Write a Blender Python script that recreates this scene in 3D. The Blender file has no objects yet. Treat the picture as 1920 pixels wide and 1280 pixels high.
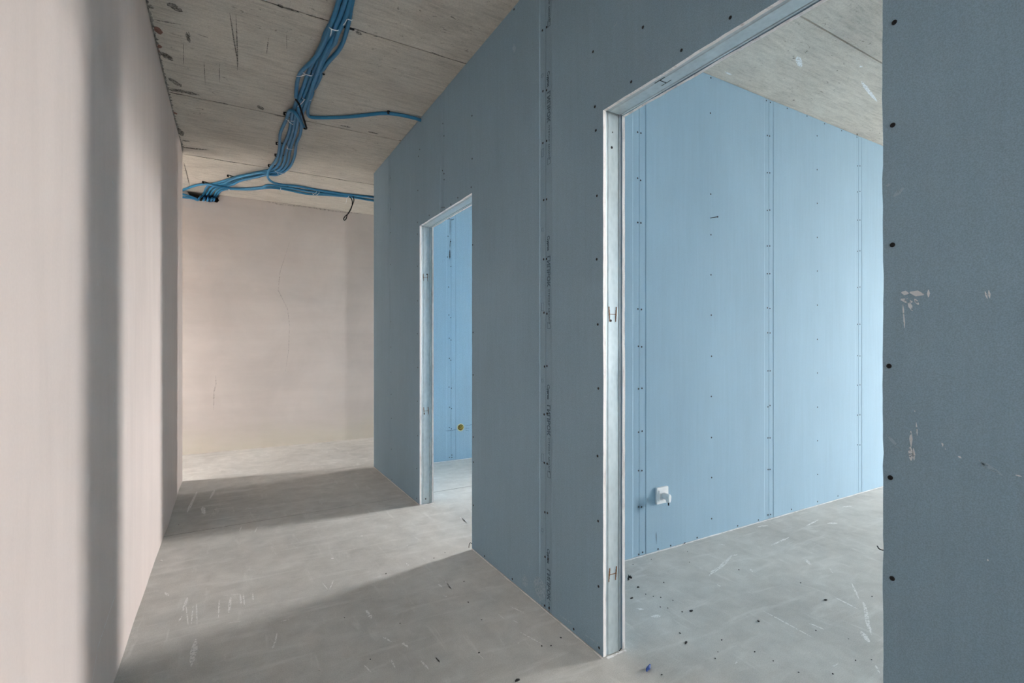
import bpy, bmesh, math, random
import numpy as np
from mathutils import Vector, Matrix, noise

random.seed(7)
SC = bpy.context.scene
COL = SC.collection

# ------------------------------------------------------------------ camera, sky, exposure
CAM_H = 1.2
YAW = 0.521373
F_PX = 924.894
CX, CY = 960.0, 648.188
cam_d = bpy.data.cameras.new('camera')
cam_d.sensor_width = 36.0
cam_d.lens = F_PX / 1920.0 * 36.0
cam_d.shift_y = (CY - 640.0) / 1920.0
cam_d.clip_start = 0.02
cam = bpy.data.objects.new('camera', cam_d)
COL.objects.link(cam)
cam.location = (0, 0, CAM_H)
cam.rotation_euler = (math.pi / 2, 0, -YAW)
SC.camera = cam

W = bpy.data.worlds.new('overcast_sky')
SC.world = W
W.use_nodes = True
_bg = W.node_tree.nodes['Background']
_bg.inputs['Color'].default_value = (1.0, 0.985, 0.968, 1)
_bg.inputs['Strength'].default_value = 9.0

SC.view_settings.view_transform = 'Standard'
SC.view_settings.look = 'None'
SC.view_settings.gamma = 1.0
SC.view_settings.use_curve_mapping = False
SC.view_settings.exposure = 3.45
SC.cycles.max_bounces = 24
SC.cycles.diffuse_bounces = 16
SC.cycles.glossy_bounces = 6
SC.cycles.sample_clamp_indirect = 8.0

# window openings in the outer walls (x of the wall, y0, y1, z0, z1)
X_OUT, X_OUT2 = 9.0, 4.9
WINDOWS = [(X_OUT, -0.70, 0.24, 0.05, 2.75), (X_OUT2, 3.05, 3.61, 0.50, 2.40), (X_OUT2, 5.11, 5.43, 0.70, 2.40)]
# added fill-light openings: hallway end (y0, y1, z0, z1) on x = FX0 side, corridor end (x0, x1, z0, z1)
FILL_WIN_HALL = (5.40, 6.02, 0.7, 2.1)  # added unseen window, brightens the hallway from its left end
FILL_WIN_BEHIND = (0.90, 1.22, 1.0, 2.75)  # added unseen window behind the camera, fill light for the corridor

# ------------------------------------------------------------------ dimensions
XL, XP = -0.355, 1.246          # corridor faces: plastered wall, partition
XB = 1.357                      # room face of the partition
ZC = 2.9095                     # ceiling
YR1 = 2.074                     # boarded wall of the near room
YR2 = 4.789                     # boarded wall of the far room
YEND = 4.915                    # end of the partition
YLE = 5.244                     # end of the left wall
YF = 6.501                      # plastered far wall
BT = 0.014                      # board thickness
D1 = (0.534, 1.467)             # near doorway
D2 = (2.644, 3.564)             # far doorway
DZ = 2.103
SIN, COS = math.sin(YAW), math.cos(YAW)


def at(u, v, ax, val):
    """point of the photographed place on the plane ax = val"""
    r = (u - CX) / F_PX
    d = (SIN + r * COS, COS - r * SIN, (CY - v) / F_PX)
    i = 'xyz'.index(ax)
    c = (0.0, 0.0, CAM_H)
    s = (val - c[i]) / d[i]
    return Vector([c[k] + s * d[k] for k in range(3)])


# ------------------------------------------------------------------ materials
def srgb(r, g, b):
    f = lambda c: (c / 255 / 12.92) if c / 255 <= 0.04045 else ((c / 255 + 0.055) / 1.055) ** 2.4
    return (f(r), f(g), f(b), 1)


class NT:
    def __init__(self, name):
        self.m = bpy.data.materials.new(name)
        self.m.use_nodes = True
        self.t = self.m.node_tree
        self.n = self.t.nodes
        self.b = self.n['Principled BSDF']
        self.tc = self.n.new('ShaderNodeTexCoord')

    def link(self, a, b):
        self.t.links.new(a, b)

    def mapped(self, scale=(1, 1, 1), rot=(0, 0, 0), gen='Object'):
        mp = self.n.new('ShaderNodeMapping')
        mp.inputs['Scale'].default_value = scale
        mp.inputs['Rotation'].default_value = rot
        self.link(self.tc.outputs[gen], mp.inputs['Vector'])
        return mp.outputs['Vector']

    def noise(self, vec, scale, detail=6, rough=0.6, dist=0.0):
        x = self.n.new('ShaderNodeTexNoise')
        x.inputs['Scale'].default_value = scale
        x.inputs['Detail'].default_value = detail
        x.inputs['Roughness'].default_value = rough
        x.inputs['Distortion'].default_value = dist
        self.link(vec, x.inputs['Vector'])
        return x.outputs['Fac']

    def voro(self, vec, scale, rnd=1.0):
        x = self.n.new('ShaderNodeTexVoronoi')
        x.inputs['Scale'].default_value = scale
        x.inputs['Randomness'].default_value = rnd
        self.link(vec, x.inputs['Vector'])
        return x.outputs['Distance']

    def ramp(self, fac, stops):
        x = self.n.new('ShaderNodeValToRGB')
        el = x.color_ramp.elements
        while len(el) < len(stops):
            el.new(0.5)
        for e, (p, c) in zip(el, stops):
            e.position = p
            e.color = c if len(c) == 4 else tuple(c) + (1,)
        self.link(fac, x.inputs['Fac'])
        return x.outputs['Color']

    def mix(self, fac, a, b, mode='MIX'):
        x = self.n.new('ShaderNodeMix')
        x.data_type = 'RGBA'
        x.blend_type = mode
        for sock, val in ((x.inputs[0], fac), (x.inputs[6], a), (x.inputs[7], b)):
            if isinstance(val, (int, float)):
                sock.default_value = val
            elif isinstance(val, tuple):
                sock.default_value = val
            else:
                self.link(val, sock)
        return x.outputs[2]

    def math(self, op, a, b):
        x = self.n.new('ShaderNodeMath')
        x.operation = op
        for sock, val in ((x.inputs[0], a), (x.inputs[1], b)):
            if isinstance(val, (int, float)):
                sock.default_value = val
            else:
                self.link(val, sock)
        return x.outputs[0]

    def bump(self, h, strength, dist):
        x = self.n.new('ShaderNodeBump')
        x.inputs['Strength'].default_value = strength
        x.inputs['Distance'].default_value = dist
        self.link(h, x.inputs['Height'])
        self.link(x.outputs['Normal'], self.b.inputs['Normal'])

    def color(self, c):
        if isinstance(c, tuple):
            self.b.inputs['Base Color'].default_value = c
        else:
            self.link(c, self.b.inputs['Base Color'])

    def set(self, rough=0.8, metal=0.0, spec=0.3):
        self.b.inputs['Roughness'].default_value = rough
        self.b.inputs['Metallic'].default_value = metal
        self.b.inputs['Specular IOR Level'].default_value = spec
        return self.m


def g(v, t=(1, 1, 1)):
    return (v * t[0], v * t[1], v * t[2], 1)


def mat_paper():
    k = NT('blue_board_paper')
    base = (0.315, 0.450, 0.553, 1)
    fine = k.noise(k.mapped(), 420, 2, 0.5)
    broad = k.noise(k.mapped((1, 1, 0.35)), 2.2, 5, 0.6)
    fibre = k.noise(k.mapped((60, 60, 3)), 1.0, 3, 0.6)
    c = k.mix(1.0, base, k.ramp(fine, [(0.3, g(0.86)), (0.7, g(1.12))]), 'MULTIPLY')
    c = k.mix(1.0, c, k.ramp(broad, [(0.3, g(0.95)), (0.7, g(1.05))]), 'MULTIPLY')
    c = k.mix(1.0, c, k.ramp(fibre, [(0.3, g(0.975)), (0.7, g(1.025))]), 'MULTIPLY')
    k.color(c)
    k.bump(fine, 0.15, 0.001)
    return k.set(0.85, 0, 0.2)


def mat_gypsum():
    k = NT('cut_gypsum')
    a = k.noise(k.mapped(), 160, 5, 0.7)
    s = k.noise(k.mapped((1, 1, 0.2)), 45, 5, 0.65)
    c = k.ramp(s, [(0.0, (0.80, 0.78, 0.76)), (0.52, (0.86, 0.84, 0.83)), (0.66, (0.66, 0.62, 0.60)), (0.8, (0.5, 0.47, 0.45))])
    k.color(c)
    k.bump(a, 0.8, 0.003)
    return k.set(0.9, 0, 0.2)


def mat_steel():
    k = NT('galvanised_steel')
    a = k.voro(k.mapped((1, 1, 0.6)), 60)
    b = k.noise(k.mapped((1, 1, 0.3)), 25, 5, 0.7)
    c = k.mix(0.5, k.ramp(a, [(0.0, (0.48, 0.56, 0.59)), (0.8, (0.62, 0.70, 0.73))]),
              k.ramp(b, [(0.3, (0.46, 0.54, 0.57)), (0.7, (0.66, 0.73, 0.755))]))
    k.color(c)
    k.bump(b, 0.05, 0.002)
    return k.set(0.45, 0.55, 0.5)


def mat_plaster(name, base, amount=1.0):
    k = NT(name)
    broad = k.noise(k.mapped((1, 1, 0.5)), 1.1, 6, 0.62, 0.4)
    trowel = k.noise(k.mapped((1.0, 1.0, 0.12)), 9, 4, 0.6, 0.3)
    fine = k.noise(k.mapped(), 120, 4, 0.6)
    c = k.mix(1.0, base, k.ramp(broad, [(0.25, g(1 - 0.10 * amount)), (0.5, g(1.0)), (0.75, g(1 + 0.05 * amount))]), 'MULTIPLY')
    c = k.mix(1.0, c, k.ramp(trowel, [(0.3, g(1 - 0.04 * amount)), (0.7, g(1 + 0.03 * amount))]), 'MULTIPLY')
    c = k.mix(1.0, c, k.ramp(fine, [(0.3, g(0.98)), (0.7, g(1.02))]), 'MULTIPLY')
    k.color(c)
    k.bump(trowel, 0.06, 0.004)
    return k.set(0.75, 0, 0.25)


def mat_far_plaster():
    k = NT('far_plaster')
    broad = k.noise(k.mapped((1, 1, 0.8)), 1.6, 6, 0.62, 0.6)
    band = k.noise(k.mapped((0.25, 0.25, 1.6)), 2.6, 5, 0.6)
    sep = k.n.new('ShaderNodeSeparateXYZ')
    k.link(k.tc.outputs['Object'], sep.inputs[0])
    low = k.math('ADD', sep.outputs['Z'], k.math('MULTIPLY', broad, 0.8))
    damp = k.ramp(low, [(0.45, (0.62, 0.585, 0.515)), (0.78, (0.575, 0.535, 0.508))])
    c = k.mix(1.0, damp, k.ramp(broad, [(0.25, g(0.88)), (0.6, g(1.0)), (0.8, g(1.06))]), 'MULTIPLY')
    c = k.mix(1.0, c, k.ramp(band, [(0.3, g(0.93)), (0.7, g(1.04))]), 'MULTIPLY')
    k.color(c)
    k.bump(broad, 0.1, 0.01)
    return k.set(0.85, 0, 0.2)


def mat_floor():
    k = NT('screed')
    v = k.mapped()
    broad = k.noise(v, 1.3, 7, 0.6, 0.4)
    mid = k.noise(v, 9, 6, 0.65, 0.3)
    fine = k.noise(v, 260, 3, 0.7)
    sweep = k.noise(k.mapped((0.7, 4.0, 1), (0, 0, 0.5)), 3.2, 6, 0.65, 0.5)
    sweep2 = k.noise(k.mapped((4.5, 0.8, 1), (0, 0, 0.3)), 4.2, 6, 0.7, 0.5)
    pits = k.voro(v, 38)
    base = (0.535, 0.525, 0.497, 1)
    c = k.mix(1.0, base, k.ramp(broad, [(0.25, g(0.80)), (0.5, g(1.0)), (0.75, g(1.12))]), 'MULTIPLY')
    c = k.mix(1.0, c, k.ramp(mid, [(0.3, g(0.88)), (0.7, g(1.10))]), 'MULTIPLY')
    c = k.mix(1.0, c, k.ramp(fine, [(0.3, g(0.84)), (0.7, g(1.14))]), 'MULTIPLY')
    c = k.mix(k.ramp(sweep, [(0.54, g(0.0)), (0.74, g(0.55))]), c, (0.74, 0.73, 0.70, 1))
    c = k.mix(k.ramp(sweep2, [(0.58, g(0.0)), (0.74, g(0.5))]), c, (0.74, 0.73, 0.70, 1))
    c = k.mix(k.ramp(pits, [(0.03, g(0.30)), (0.07, g(0.0))]), c, (0.20, 0.20, 0.19, 1))
    k.color(c)
    k.bump(fine, 0.12, 0.002)
    return k.set(0.8, 0, 0.25)


def mat_concrete():
    k = NT('board_marked_concrete')
    grain = k.noise(k.mapped((2.0, 16, 1)), 3.0, 7, 0.7, 0.5)
    broad = k.noise(k.mapped((0.6, 1, 1)), 1.8, 6, 0.6, 0.4)
    spots = k.noise(k.mapped((13, 28, 1)), 1.5, 5, 0.65, 0.8)
    mask = k.noise(k.mapped(), 2.3, 3, 0.5)
    fine = k.noise(k.mapped(), 150, 3, 0.6)
    base = (0.57, 0.54, 0.485, 1)
    c = k.mix(1.0, base, k.ramp(grain, [(0.25, g(0.70)), (0.5, g(1.0)), (0.75, g(1.15))]), 'MULTIPLY')
    c = k.mix(1.0, c, k.ramp(broad, [(0.25, g(0.75)), (0.5, g(1.0)), (0.75, g(1.14))]), 'MULTIPLY')
    sm = k.mix(1.0, k.ramp(spots, [(0.63, g(0.0)), (0.68, g(0.85))]), k.ramp(mask, [(0.40, g(0.05)), (0.62, g(1.0))]), 'MULTIPLY')
    c = k.mix(sm, c, (0.13, 0.12, 0.10, 1))
    c = k.mix(1.0, c, k.ramp(fine, [(0.3, g(0.88)), (0.7, g(1.10))]), 'MULTIPLY')
    k.color(c)
    k.bump(grain, 0.25, 0.006)
    return k.set(0.85, 0, 0.2)


def mat_simple(name, col, rough=0.6, metal=0.0, spec=0.4, var=0.08, scale=60, bump=0.0):
    k = NT(name)
    a = k.noise(k.mapped(), scale, 4, 0.6)
    k.color(k.mix(1.0, col, k.ramp(a, [(0.3, g(1 - var)), (0.7, g(1 + var))]), 'MULTIPLY'))
    if bump:
        k.bump(a, bump, 0.003)
    return k.set(rough, metal, spec)


def mat_smear(name, col, lo, hi, op, scale=70):
    """thin dried plaster or scratch: worn through in patches"""
    k = NT(name)
    a = k.noise(k.mapped(), scale, 5, 0.7)
    k.color(col)
    k.link(k.ramp(a, [(lo, g(0.0)), (hi, g(op))]), k.b.inputs['Alpha'])
    return k.set(0.9, 0, 0.1)


def mat_mortar():
    k = NT('crumbling_mortar')
    a = k.noise(k.mapped(), 30, 6, 0.7)
    b = k.noise(k.mapped((1, 0.5, 1)), 5.5, 3, 0.6)
    c = k.ramp(a, [(0.3, (0.07, 0.07, 0.065)), (0.5, (0.30, 0.29, 0.27)), (0.7, (0.42, 0.42, 0.40))])
    c = k.mix(k.ramp(b, [(0.62, g(0.0)), (0.68, g(0.9))]), c, (0.24, 0.095, 0.07, 1))
    k.color(c)
    k.bump(a, 0.8, 0.01)
    return k.set(0.95, 0, 0.1)


M = {
    'paper': mat_paper(), 'gypsum': mat_gypsum(), 'steel': mat_steel(),
    'plaster': mat_plaster('left_plaster', (0.695, 0.606, 0.568, 1)),
    'far_plaster': mat_far_plaster(), 'floor': mat_floor(), 'concrete': mat_concrete(),
    'joint': mat_simple('joint_shadow_grout', (0.10, 0.092, 0.08, 1), 0.95),
    'mortar': mat_mortar(),
    'screw': mat_simple('black_phosphate', (0.012, 0.013, 0.016, 1), 0.55, 0.0, 0.3),
    'conduit': mat_simple('blue_conduit', (0.030, 0.205, 0.395, 1), 0.42, 0, 0.45, 0.10, 30),
    'black': mat_simple('black_plastic', (0.007, 0.007, 0.008, 1), 0.7, 0, 0.2),
    'tie': mat_simple('white_nylon', (0.80, 0.84, 0.86, 1), 0.4),
    'white': mat_simple('white_plastic', (0.82, 0.82, 0.82, 1), 0.32, 0, 0.5, 0.02),
    'rust': mat_simple('rusty_cut_steel', (0.20, 0.085, 0.028, 1), 0.8, 0.2, 0.3, 0.4, 180),
    'darkslot': mat_simple('dark_slot', (0.02, 0.022, 0.024, 1), 0.9),
    'ink': mat_simple('printed_ink', (0.045, 0.085, 0.125, 1), 0.9),
    'inkfaint': mat_simple('faded_printed_ink', (0.115, 0.20, 0.275, 1), 0.9),
    'dust': mat_smear('plaster_dust', (0.74, 0.74, 0.74, 1), 0.40, 0.62, 0.75, 55),
    'smear': mat_smear('dried_plaster', (0.80, 0.83, 0.85, 1), 0.42, 0.45, 1.0, 85),
    'smearfaint': mat_smear('faint_plaster_smear', (0.41, 0.535, 0.62, 1), 0.45, 0.48, 1.0, 90),
    'floorsmear': mat_smear('dried_plaster_on_screed', (0.77, 0.76, 0.74, 1), 0.43, 0.47, 1.0, 95),
    'scratch': mat_smear('dark_scratch', (0.09, 0.085, 0.075, 1), 0.35, 0.58, 0.75, 90),
    'crumb': mat_simple('dark_crumb', (0.035, 0.035, 0.036, 1), 0.9, 0, 0.2, 0.4, 200),
    'palecrumb': mat_simple('pale_crumb', (0.60, 0.58, 0.55, 1), 0.9, 0, 0.2, 0.2, 200),
    'bluescrap': mat_simple('blue_plastic_scrap', (0.025, 0.075, 0.30, 1), 0.4),
    'box': mat_simple('yellowed_box_plastic', (0.62, 0.58, 0.33, 1), 0.5),
    'boxdark': mat_simple('box_inside_shade', (0.16, 0.12, 0.03, 1), 0.8, 0, 0.2, 0.5, 120),
    'copper': mat_simple('brown_wire', (0.40, 0.17, 0.04, 1), 0.5),
    'yellowwire': mat_simple('yellow_green_wire', (0.42, 0.40, 0.05, 1), 0.5),
    'chalk': mat_smear('blue_chalk', (0.10, 0.28, 0.52, 1), 0.35, 0.6, 0.55, 90),
    'soil': mat_simple('outside_paving', (0.32, 0.31, 0.29, 1), 0.9),
    'holedark': mat_simple('hole_dark', (0.09, 0.075, 0.06, 1), 0.95, 0, 0.1, 0.5, 25),  # dark colour for the notch sides and backing
}


# ------------------------------------------------------------------ building helpers
class MB:
    def __init__(self):
        self.v, self.f, self.mi = [], [], []

    def quad(self, pts, mi=0):
        n = len(self.v)
        self.v += [tuple(p) for p in pts]
        self.f.append(tuple(range(n, n + len(pts))))
        self.mi.append(mi)
        return self

    def box(self, a, b, mi=0):
        (x0, y0, z0), (x1, y1, z1) = a, b
        n = len(self.v)
        self.v += [(x0, y0, z0), (x1, y0, z0), (x1, y1, z0), (x0, y1, z0), (x0, y0, z1), (x1, y0, z1), (x1, y1, z1), (x0, y1, z1)]
        for q in ((0, 3, 2, 1), (4, 5, 6, 7), (0, 1, 5, 4), (1, 2, 6, 5), (2, 3, 7, 6), (3, 0, 4, 7)):
            self.f.append(tuple(n + i for i in q))
            self.mi.append(mi)
        return self

    def tube(self, pts, r, seg=10, cap=True, mi=0):
        pts = [Vector(p) for p in pts]
        rings = []
        up = None
        for i, p in enumerate(pts):
            t = (pts[min(i + 1, len(pts) - 1)] - pts[max(i - 1, 0)])
            t = t.normalized() if t.length > 1e-9 else Vector((0, 1, 0))
            if up is None:
                up = Vector((0, 0, 1)) if abs(t.z) < 0.9 else Vector((1, 0, 0))
            n = (up - t * up.dot(t)).normalized()
            up = n
            b = t.cross(n)
            rr = r[i] if isinstance(r, (list, tuple)) else r
            k = len(self.v)
            for s in range(seg):
                a = 2 * math.pi * s / seg
                self.v.append(tuple(p + n * (math.cos(a) * rr) + b * (math.sin(a) * rr)))
            rings.append(k)
        for a, b2 in zip(rings, rings[1:]):
            for s in range(seg):
                s2 = (s + 1) % seg
                self.f.append((a + s, a + s2, b2 + s2, b2 + s))
                self.mi.append(mi)
        if cap:
            self.f.append(tuple(rings[0] + s for s in reversed(range(seg))))
            self.mi.append(mi)
            self.f.append(tuple(rings[-1] + s for s in range(seg)))
            self.mi.append(mi)
        return self

    def data(self, name, mats, smooth=False):
        me = bpy.data.meshes.new(name)
        me.from_pydata(self.v, [], self.f)
        for m in (mats if isinstance(mats, (list, tuple)) else [mats]):
            me.materials.append(m)
        me.polygons.foreach_set('material_index', self.mi)
        bm = bmesh.new()
        bm.from_mesh(me)
        bmesh.ops.recalc_face_normals(bm, faces=bm.faces)
        bm.to_mesh(me)
        bm.free()
        if smooth:
            me.polygons.foreach_set('use_smooth', [True] * len(me.polygons))
        me.update()
        return me

    def build(self, name, mats, parent=None, smooth=False):
        return link(name, self.data(name, mats, smooth), parent)


def link(name, data, parent=None):
    o = bpy.data.objects.new(name, data)
    COL.objects.link(o)
    if parent is not None:
        o.parent = parent
    return o


def tag(o, label, cat, group=None, kind=None):
    o['label'] = label
    if cat:
        o['category'] = cat
    if group:
        o['group'] = group
    if kind:
        o['kind'] = kind
    return o


def struct(o, label=None):
    o['kind'] = 'structure'
    if label:
        o['label'] = label
    return o


def empty(name, loc=(0, 0, 0)):
    o = bpy.data.objects.new(name, None)
    o.empty_display_size = 0.05
    COL.objects.link(o)
    o.location = loc
    return o


def rebase(o, loc):
    """move a mesh object's origin to loc without moving the mesh"""
    loc = Vector(loc)
    o.data.transform(Matrix.Translation(-loc))
    o.location = loc
    return o


def smooth_path(pts, n=8):
    """Catmull-Rom through the points"""
    P = [Vector(p) for p in pts]
    if len(P) < 3:
        return P
    P = [P[0] * 2 - P[1]] + P + [P[-1] * 2 - P[-2]]
    out = []
    for i in range(1, len(P) - 2):
        a, b, c, d = P[i - 1], P[i], P[i + 1], P[i + 2]
        for k in range(n):
            t = k / n
            out.append(0.5 * ((2 * b) + (c - a) * t + (2 * a - 5 * b + 4 * c - d) * t * t + (3 * b - a - 3 * c + d) * t ** 3))
    out.append(P[-2])
    return out


# ------------------------------------------------------------------ floor
FX0, FX1, FY0, FY1 = -3.6, 9.3, -2.6, 6.9
YB = -1.3                        # unseen wall behind the camera, set near to bounce light back
fl = MB().box((FX0, FY0, -0.25), (FX1, FY1, -0.012)).build('floor', M['joint'])
struct(fl, 'grey bare screed floor running through corridor and rooms')


def slab(y0a, y0b, y1a, y1b):
    m = MB()
    n = len(m.v)
    x0, x1 = FX0, FX1
    for z in (-0.012, 0.0):
        m.v += [(x0, y0a, z), (x1, y0b, z), (x1, y1b, z), (x0, y1a, z)]
    for q in ((0, 3, 2, 1), (4, 5, 6, 7), (0, 1, 5, 4), (1, 2, 6, 5), (2, 3, 7, 6), (3, 0, 4, 7)):
        m.f.append(q)
        m.mi.append(0)
    return m


JA, JB = 3.70, 4.02
slab(FY0, FY0, JA, JB).build('floor_slab', M['floor'], fl)
slab(JA + 0.007, JB + 0.007, FY1, FY1).build('floor_slab', M['floor'], fl)

MB().quad([(FX0, JA + 0.0003, -0.001), (FX1, JB + 0.0003, -0.001), (FX1, JB + 0.0067, -0.001), (FX0, JA + 0.0067, -0.001)]).build('saw_cut', M['joint'], fl)

# ------------------------------------------------------------------ ceiling: strips between the formwork joints
ce = MB().box((FX0, FY0, ZC + 0.02), (FX1, 2.5, ZC + 0.3)).box((FX0, 2.5, ZC + 0.02), (X_OUT2 + 0.3, FY1, ZC + 0.3)).build('ceiling', M['joint'])
struct(ce, 'bare concrete ceiling with straight formwork joints')
joints = [-2.6, -1.05, 0.21, 1.474, 2.734, 4.035, 5.275, 6.85]
for i, (a, b) in enumerate(zip(joints, joints[1:])):
    dz = random.uniform(0, 0.002)
    gap = 0.004
    MB().box((FX0, a + gap, ZC + dz), (FX1 if b < 2.74 else X_OUT2 + 0.3, b - gap, ZC + 0.02)).build('concrete_panel', M['concrete'], ce)

# ------------------------------------------------------------------ plastered walls
def plaster_left():
    m = MB()
    ys = [FY0 + 0.1 + i * (YLE - FY0 - 0.1) / 110 for i in range(111)]
    zs = [0.0 + i * ZC / 16 for i in range(17)]

    def off(y, z):
        e = min(1.0, max(0.0, (YLE - y) / 0.3))
        return (0.010 * noise.noise((y * 0.9, z * 0.25, 3.1)) + 0.003 * noise.noise((y * 3.1, z * 0.5, 8.1))) * e
    for j in range(16):
        for i in range(110):
            q = [(ys[i], zs[j]), (ys[i + 1], zs[j]), (ys[i + 1], zs[j + 1]), (ys[i], zs[j + 1])]
            m.quad([(XL + off(y, z), y, z) for y, z in q])
    m.quad([(XL, YLE, 0), (XL, YLE, ZC), (XL - 0.3, YLE, ZC), (XL - 0.3, YLE, 0)])
    m.quad([(XL - 0.3, YLE, 0), (XL - 0.3, YLE, ZC), (XL - 0.3, ys[0], ZC), (XL - 0.3, ys[0], 0)])
    o = m.build('wall_left', M['plaster'])
    bm = bmesh.new()
    bm.from_mesh(o.data)
    bmesh.ops.remove_doubles(bm, verts=bm.verts, dist=1e-5)
    bmesh.ops.recalc_face_normals(bm, faces=bm.faces)
    for f in bm.faces:
        f.smooth = abs(f.normal.x) > 0.9
    for e in bm.edges:
        if len(e.link_faces) == 2 and e.calc_face_angle(0) > 0.6:
            e.smooth = False
    bm.to_mesh(o.data)
    bm.free()
    return struct(o, 'smooth beige plastered wall along the left of the corridor')


wl = plaster_left()
struct(MB().box((FX0 + 0.3, YLE - 0.3, 0), (XL - 0.3, YLE, ZC)).build('wall_hall', M['plaster']), 'plastered wall turning left into the cross hallway')


def holed_wall(ax, p0, p1, a0, a1, win, name, label):
    """wall slab between p0 and p1 across axis ax with one window opening"""
    w0, w1, z0, z1 = win
    m = MB()

    def bx(a, b, za, zb):
        if ax == 'x':
            m.box((p0, a, za), (p1, b, zb))
        else:
            m.box((a, p0, za), (b, p1, zb))
    bx(a0, w0, 0, ZC)
    bx(w1, a1, 0, ZC)
    bx(w0, w1, 0, z0)
    bx(w0, w1, z1, ZC)
    struct(m.build(name, M['plaster']), label)
    t = 0.05
    m = MB()
    q0, q1 = (p0 + p1) / 2 - 0.035, (p0 + p1) / 2 + 0.035

    def fx(a, b, za, zb):
        if ax == 'x':
            m.box((q0, a, za), (q1, b, zb))
        else:
            m.box((a, q0, za), (b, q1, zb))
    fx(w0, w0 + t, z0, z1)
    fx(w1 - t, w1, z0, z1)
    fx(w0 + t, w1 - t, z0, z0 + t)
    fx(w0 + t, w1 - t, z1 - t, z1)
    fx((w0 + w1) / 2 - 0.03, (w0 + w1) / 2 + 0.03, z0 + t, z1 - t)
    return m


def portal(loc, rot, sx, sy):
    ld = bpy.data.lights.new('daylight_portal', 'AREA')
    ld.shape = 'RECTANGLE'
    ld.size, ld.size_y = sx, sy
    ld.cycles.is_portal = True
    lo = bpy.data.objects.new('daylight_portal', ld)
    COL.objects.link(lo)
    lo.location = loc
    lo.rotation_euler = rot


m = holed_wall('x', FX0, FX0 + 0.3, YLE - 0.3, YF, FILL_WIN_HALL, 'wall_side', 'plastered end wall of the cross hallway')
struct(m.build('window_4', M['white']), 'white frame of an added fill-light window at the left end of the cross hallway')
portal((FX0 + 0.01, (FILL_WIN_HALL[0] + FILL_WIN_HALL[1]) / 2, (FILL_WIN_HALL[2] + FILL_WIN_HALL[3]) / 2), (0, -math.pi / 2, 0), FILL_WIN_HALL[3] - FILL_WIN_HALL[2], FILL_WIN_HALL[1] - FILL_WIN_HALL[0])
m = holed_wall('y', YB - 0.3, YB, XL - 0.3, XP + 0.1, FILL_WIN_BEHIND, 'wall_behind', 'plastered wall closing the corridor')
struct(m.build('window_5', M['white']), 'white frame of an added fill-light window at the near end of the corridor')
portal(((FILL_WIN_BEHIND[0] + FILL_WIN_BEHIND[1]) / 2, YB - 0.29, (FILL_WIN_BEHIND[2] + FILL_WIN_BEHIND[3]) / 2), (math.pi / 2, 0, 0), FILL_WIN_BEHIND[1] - FILL_WIN_BEHIND[0], FILL_WIN_BEHIND[3] - FILL_WIN_BEHIND[2])


def far_wall():
    # one slab with a ragged notch broken out of its top edge for the conduits
    notch_px = [(350, 358), (357, 368), (366, 372), (375, 377), (386, 376), (393, 379), (401, 378), (407, 380), (411, 376), (409, 372), (413, 366)]
    no = []
    for u, v in notch_px:
        p = at(u, v, 'y', YF)
        no.append((p.x, min(p.z, ZC)))
    no[0] = (no[0][0], ZC)
    no[-1] = (no[-1][0], ZC)
    ol = [(FX0, 0.0), (X_OUT2 + 0.3, 0.0), (X_OUT2 + 0.3, ZC)] + list(reversed(no)) + [(FX0, ZC)]
    m = MB()
    y0, y1 = YF, YF + 0.3
    n = len(ol)
    m.v = [(x, y0, z) for x, z in ol] + [(x, y1, z) for x, z in ol]
    m.f.append(tuple(range(n)))
    m.mi.append(0)
    for i in range(n):
        j = (i + 1) % n
        hole = 3 <= i < 3 + len(no) - 1
        m.f.append((i, j, n + j, n + i))
        m.mi.append(1 if hole else 0)
    xs = [p[0] for p in no]
    zs = [p[1] for p in no]
    m.box((min(xs) - 0.05, y0 + 0.14, min(zs) - 0.05), (max(xs) + 0.05, y0 + 0.2, ZC), 1)
    o = m.build('wall_back', [M['far_plaster'], M['holedark']])
    return struct(o, 'beige plastered wall across the far end of the corridor')


wb = far_wall()

# ragged mortar where the left plaster meets the concrete
tm = MB()
N = 520
prof = [(0.0, -0.010), (0.003, -0.004), (0.008, -0.0015), (0.022, 0.001)]
rows = []
for i in range(N + 1):
    y = YB + (YLE - 0.01 - YB) * i / N
    row = []
    for j, (dx, dz) in enumerate(prof):
        k = 0.30 + 0.9 * abs(noise.noise((y * 2.5, j * 0.7, 1.0))) + 0.7 * noise.noise((y * 47, j, 4.0)) + 0.6 * noise.noise((y * 103, j, 9.0))
        row.append((XL - 0.001 + dx * k, y, ZC + min(dz * k, 0.001) - 0.0005))
    rows.append(row)
for a, b in zip(rows, rows[1:]):
    for j in range(len(prof) - 1):
        tm.quad([a[j], a[j + 1], b[j + 1], b[j]])
struct(tm.build('trim_1', M['mortar']), 'ragged crumbling mortar along the top of the plastered wall')

# ------------------------------------------------------------------ outer wall with windows (out of view, they let the daylight in)
def outer_wall(xw, ya, yb, label):
    m = MB()
    x0, x1 = xw, xw + 0.3
    ycur = ya
    for (xx, a, b, z0, z1) in sorted(w for w in WINDOWS if w[0] == xw):
        m.box((x0, ycur, 0), (x1, a, ZC))
        m.box((x0, a, 0), (x1, b, z0))
        m.box((x0, a, z1), (x1, b, ZC))
        ycur = b
    m.box((x0, ycur, 0), (x1, yb, ZC))
    return struct(m.build('wall_outer', M['plaster']), label)


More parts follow.
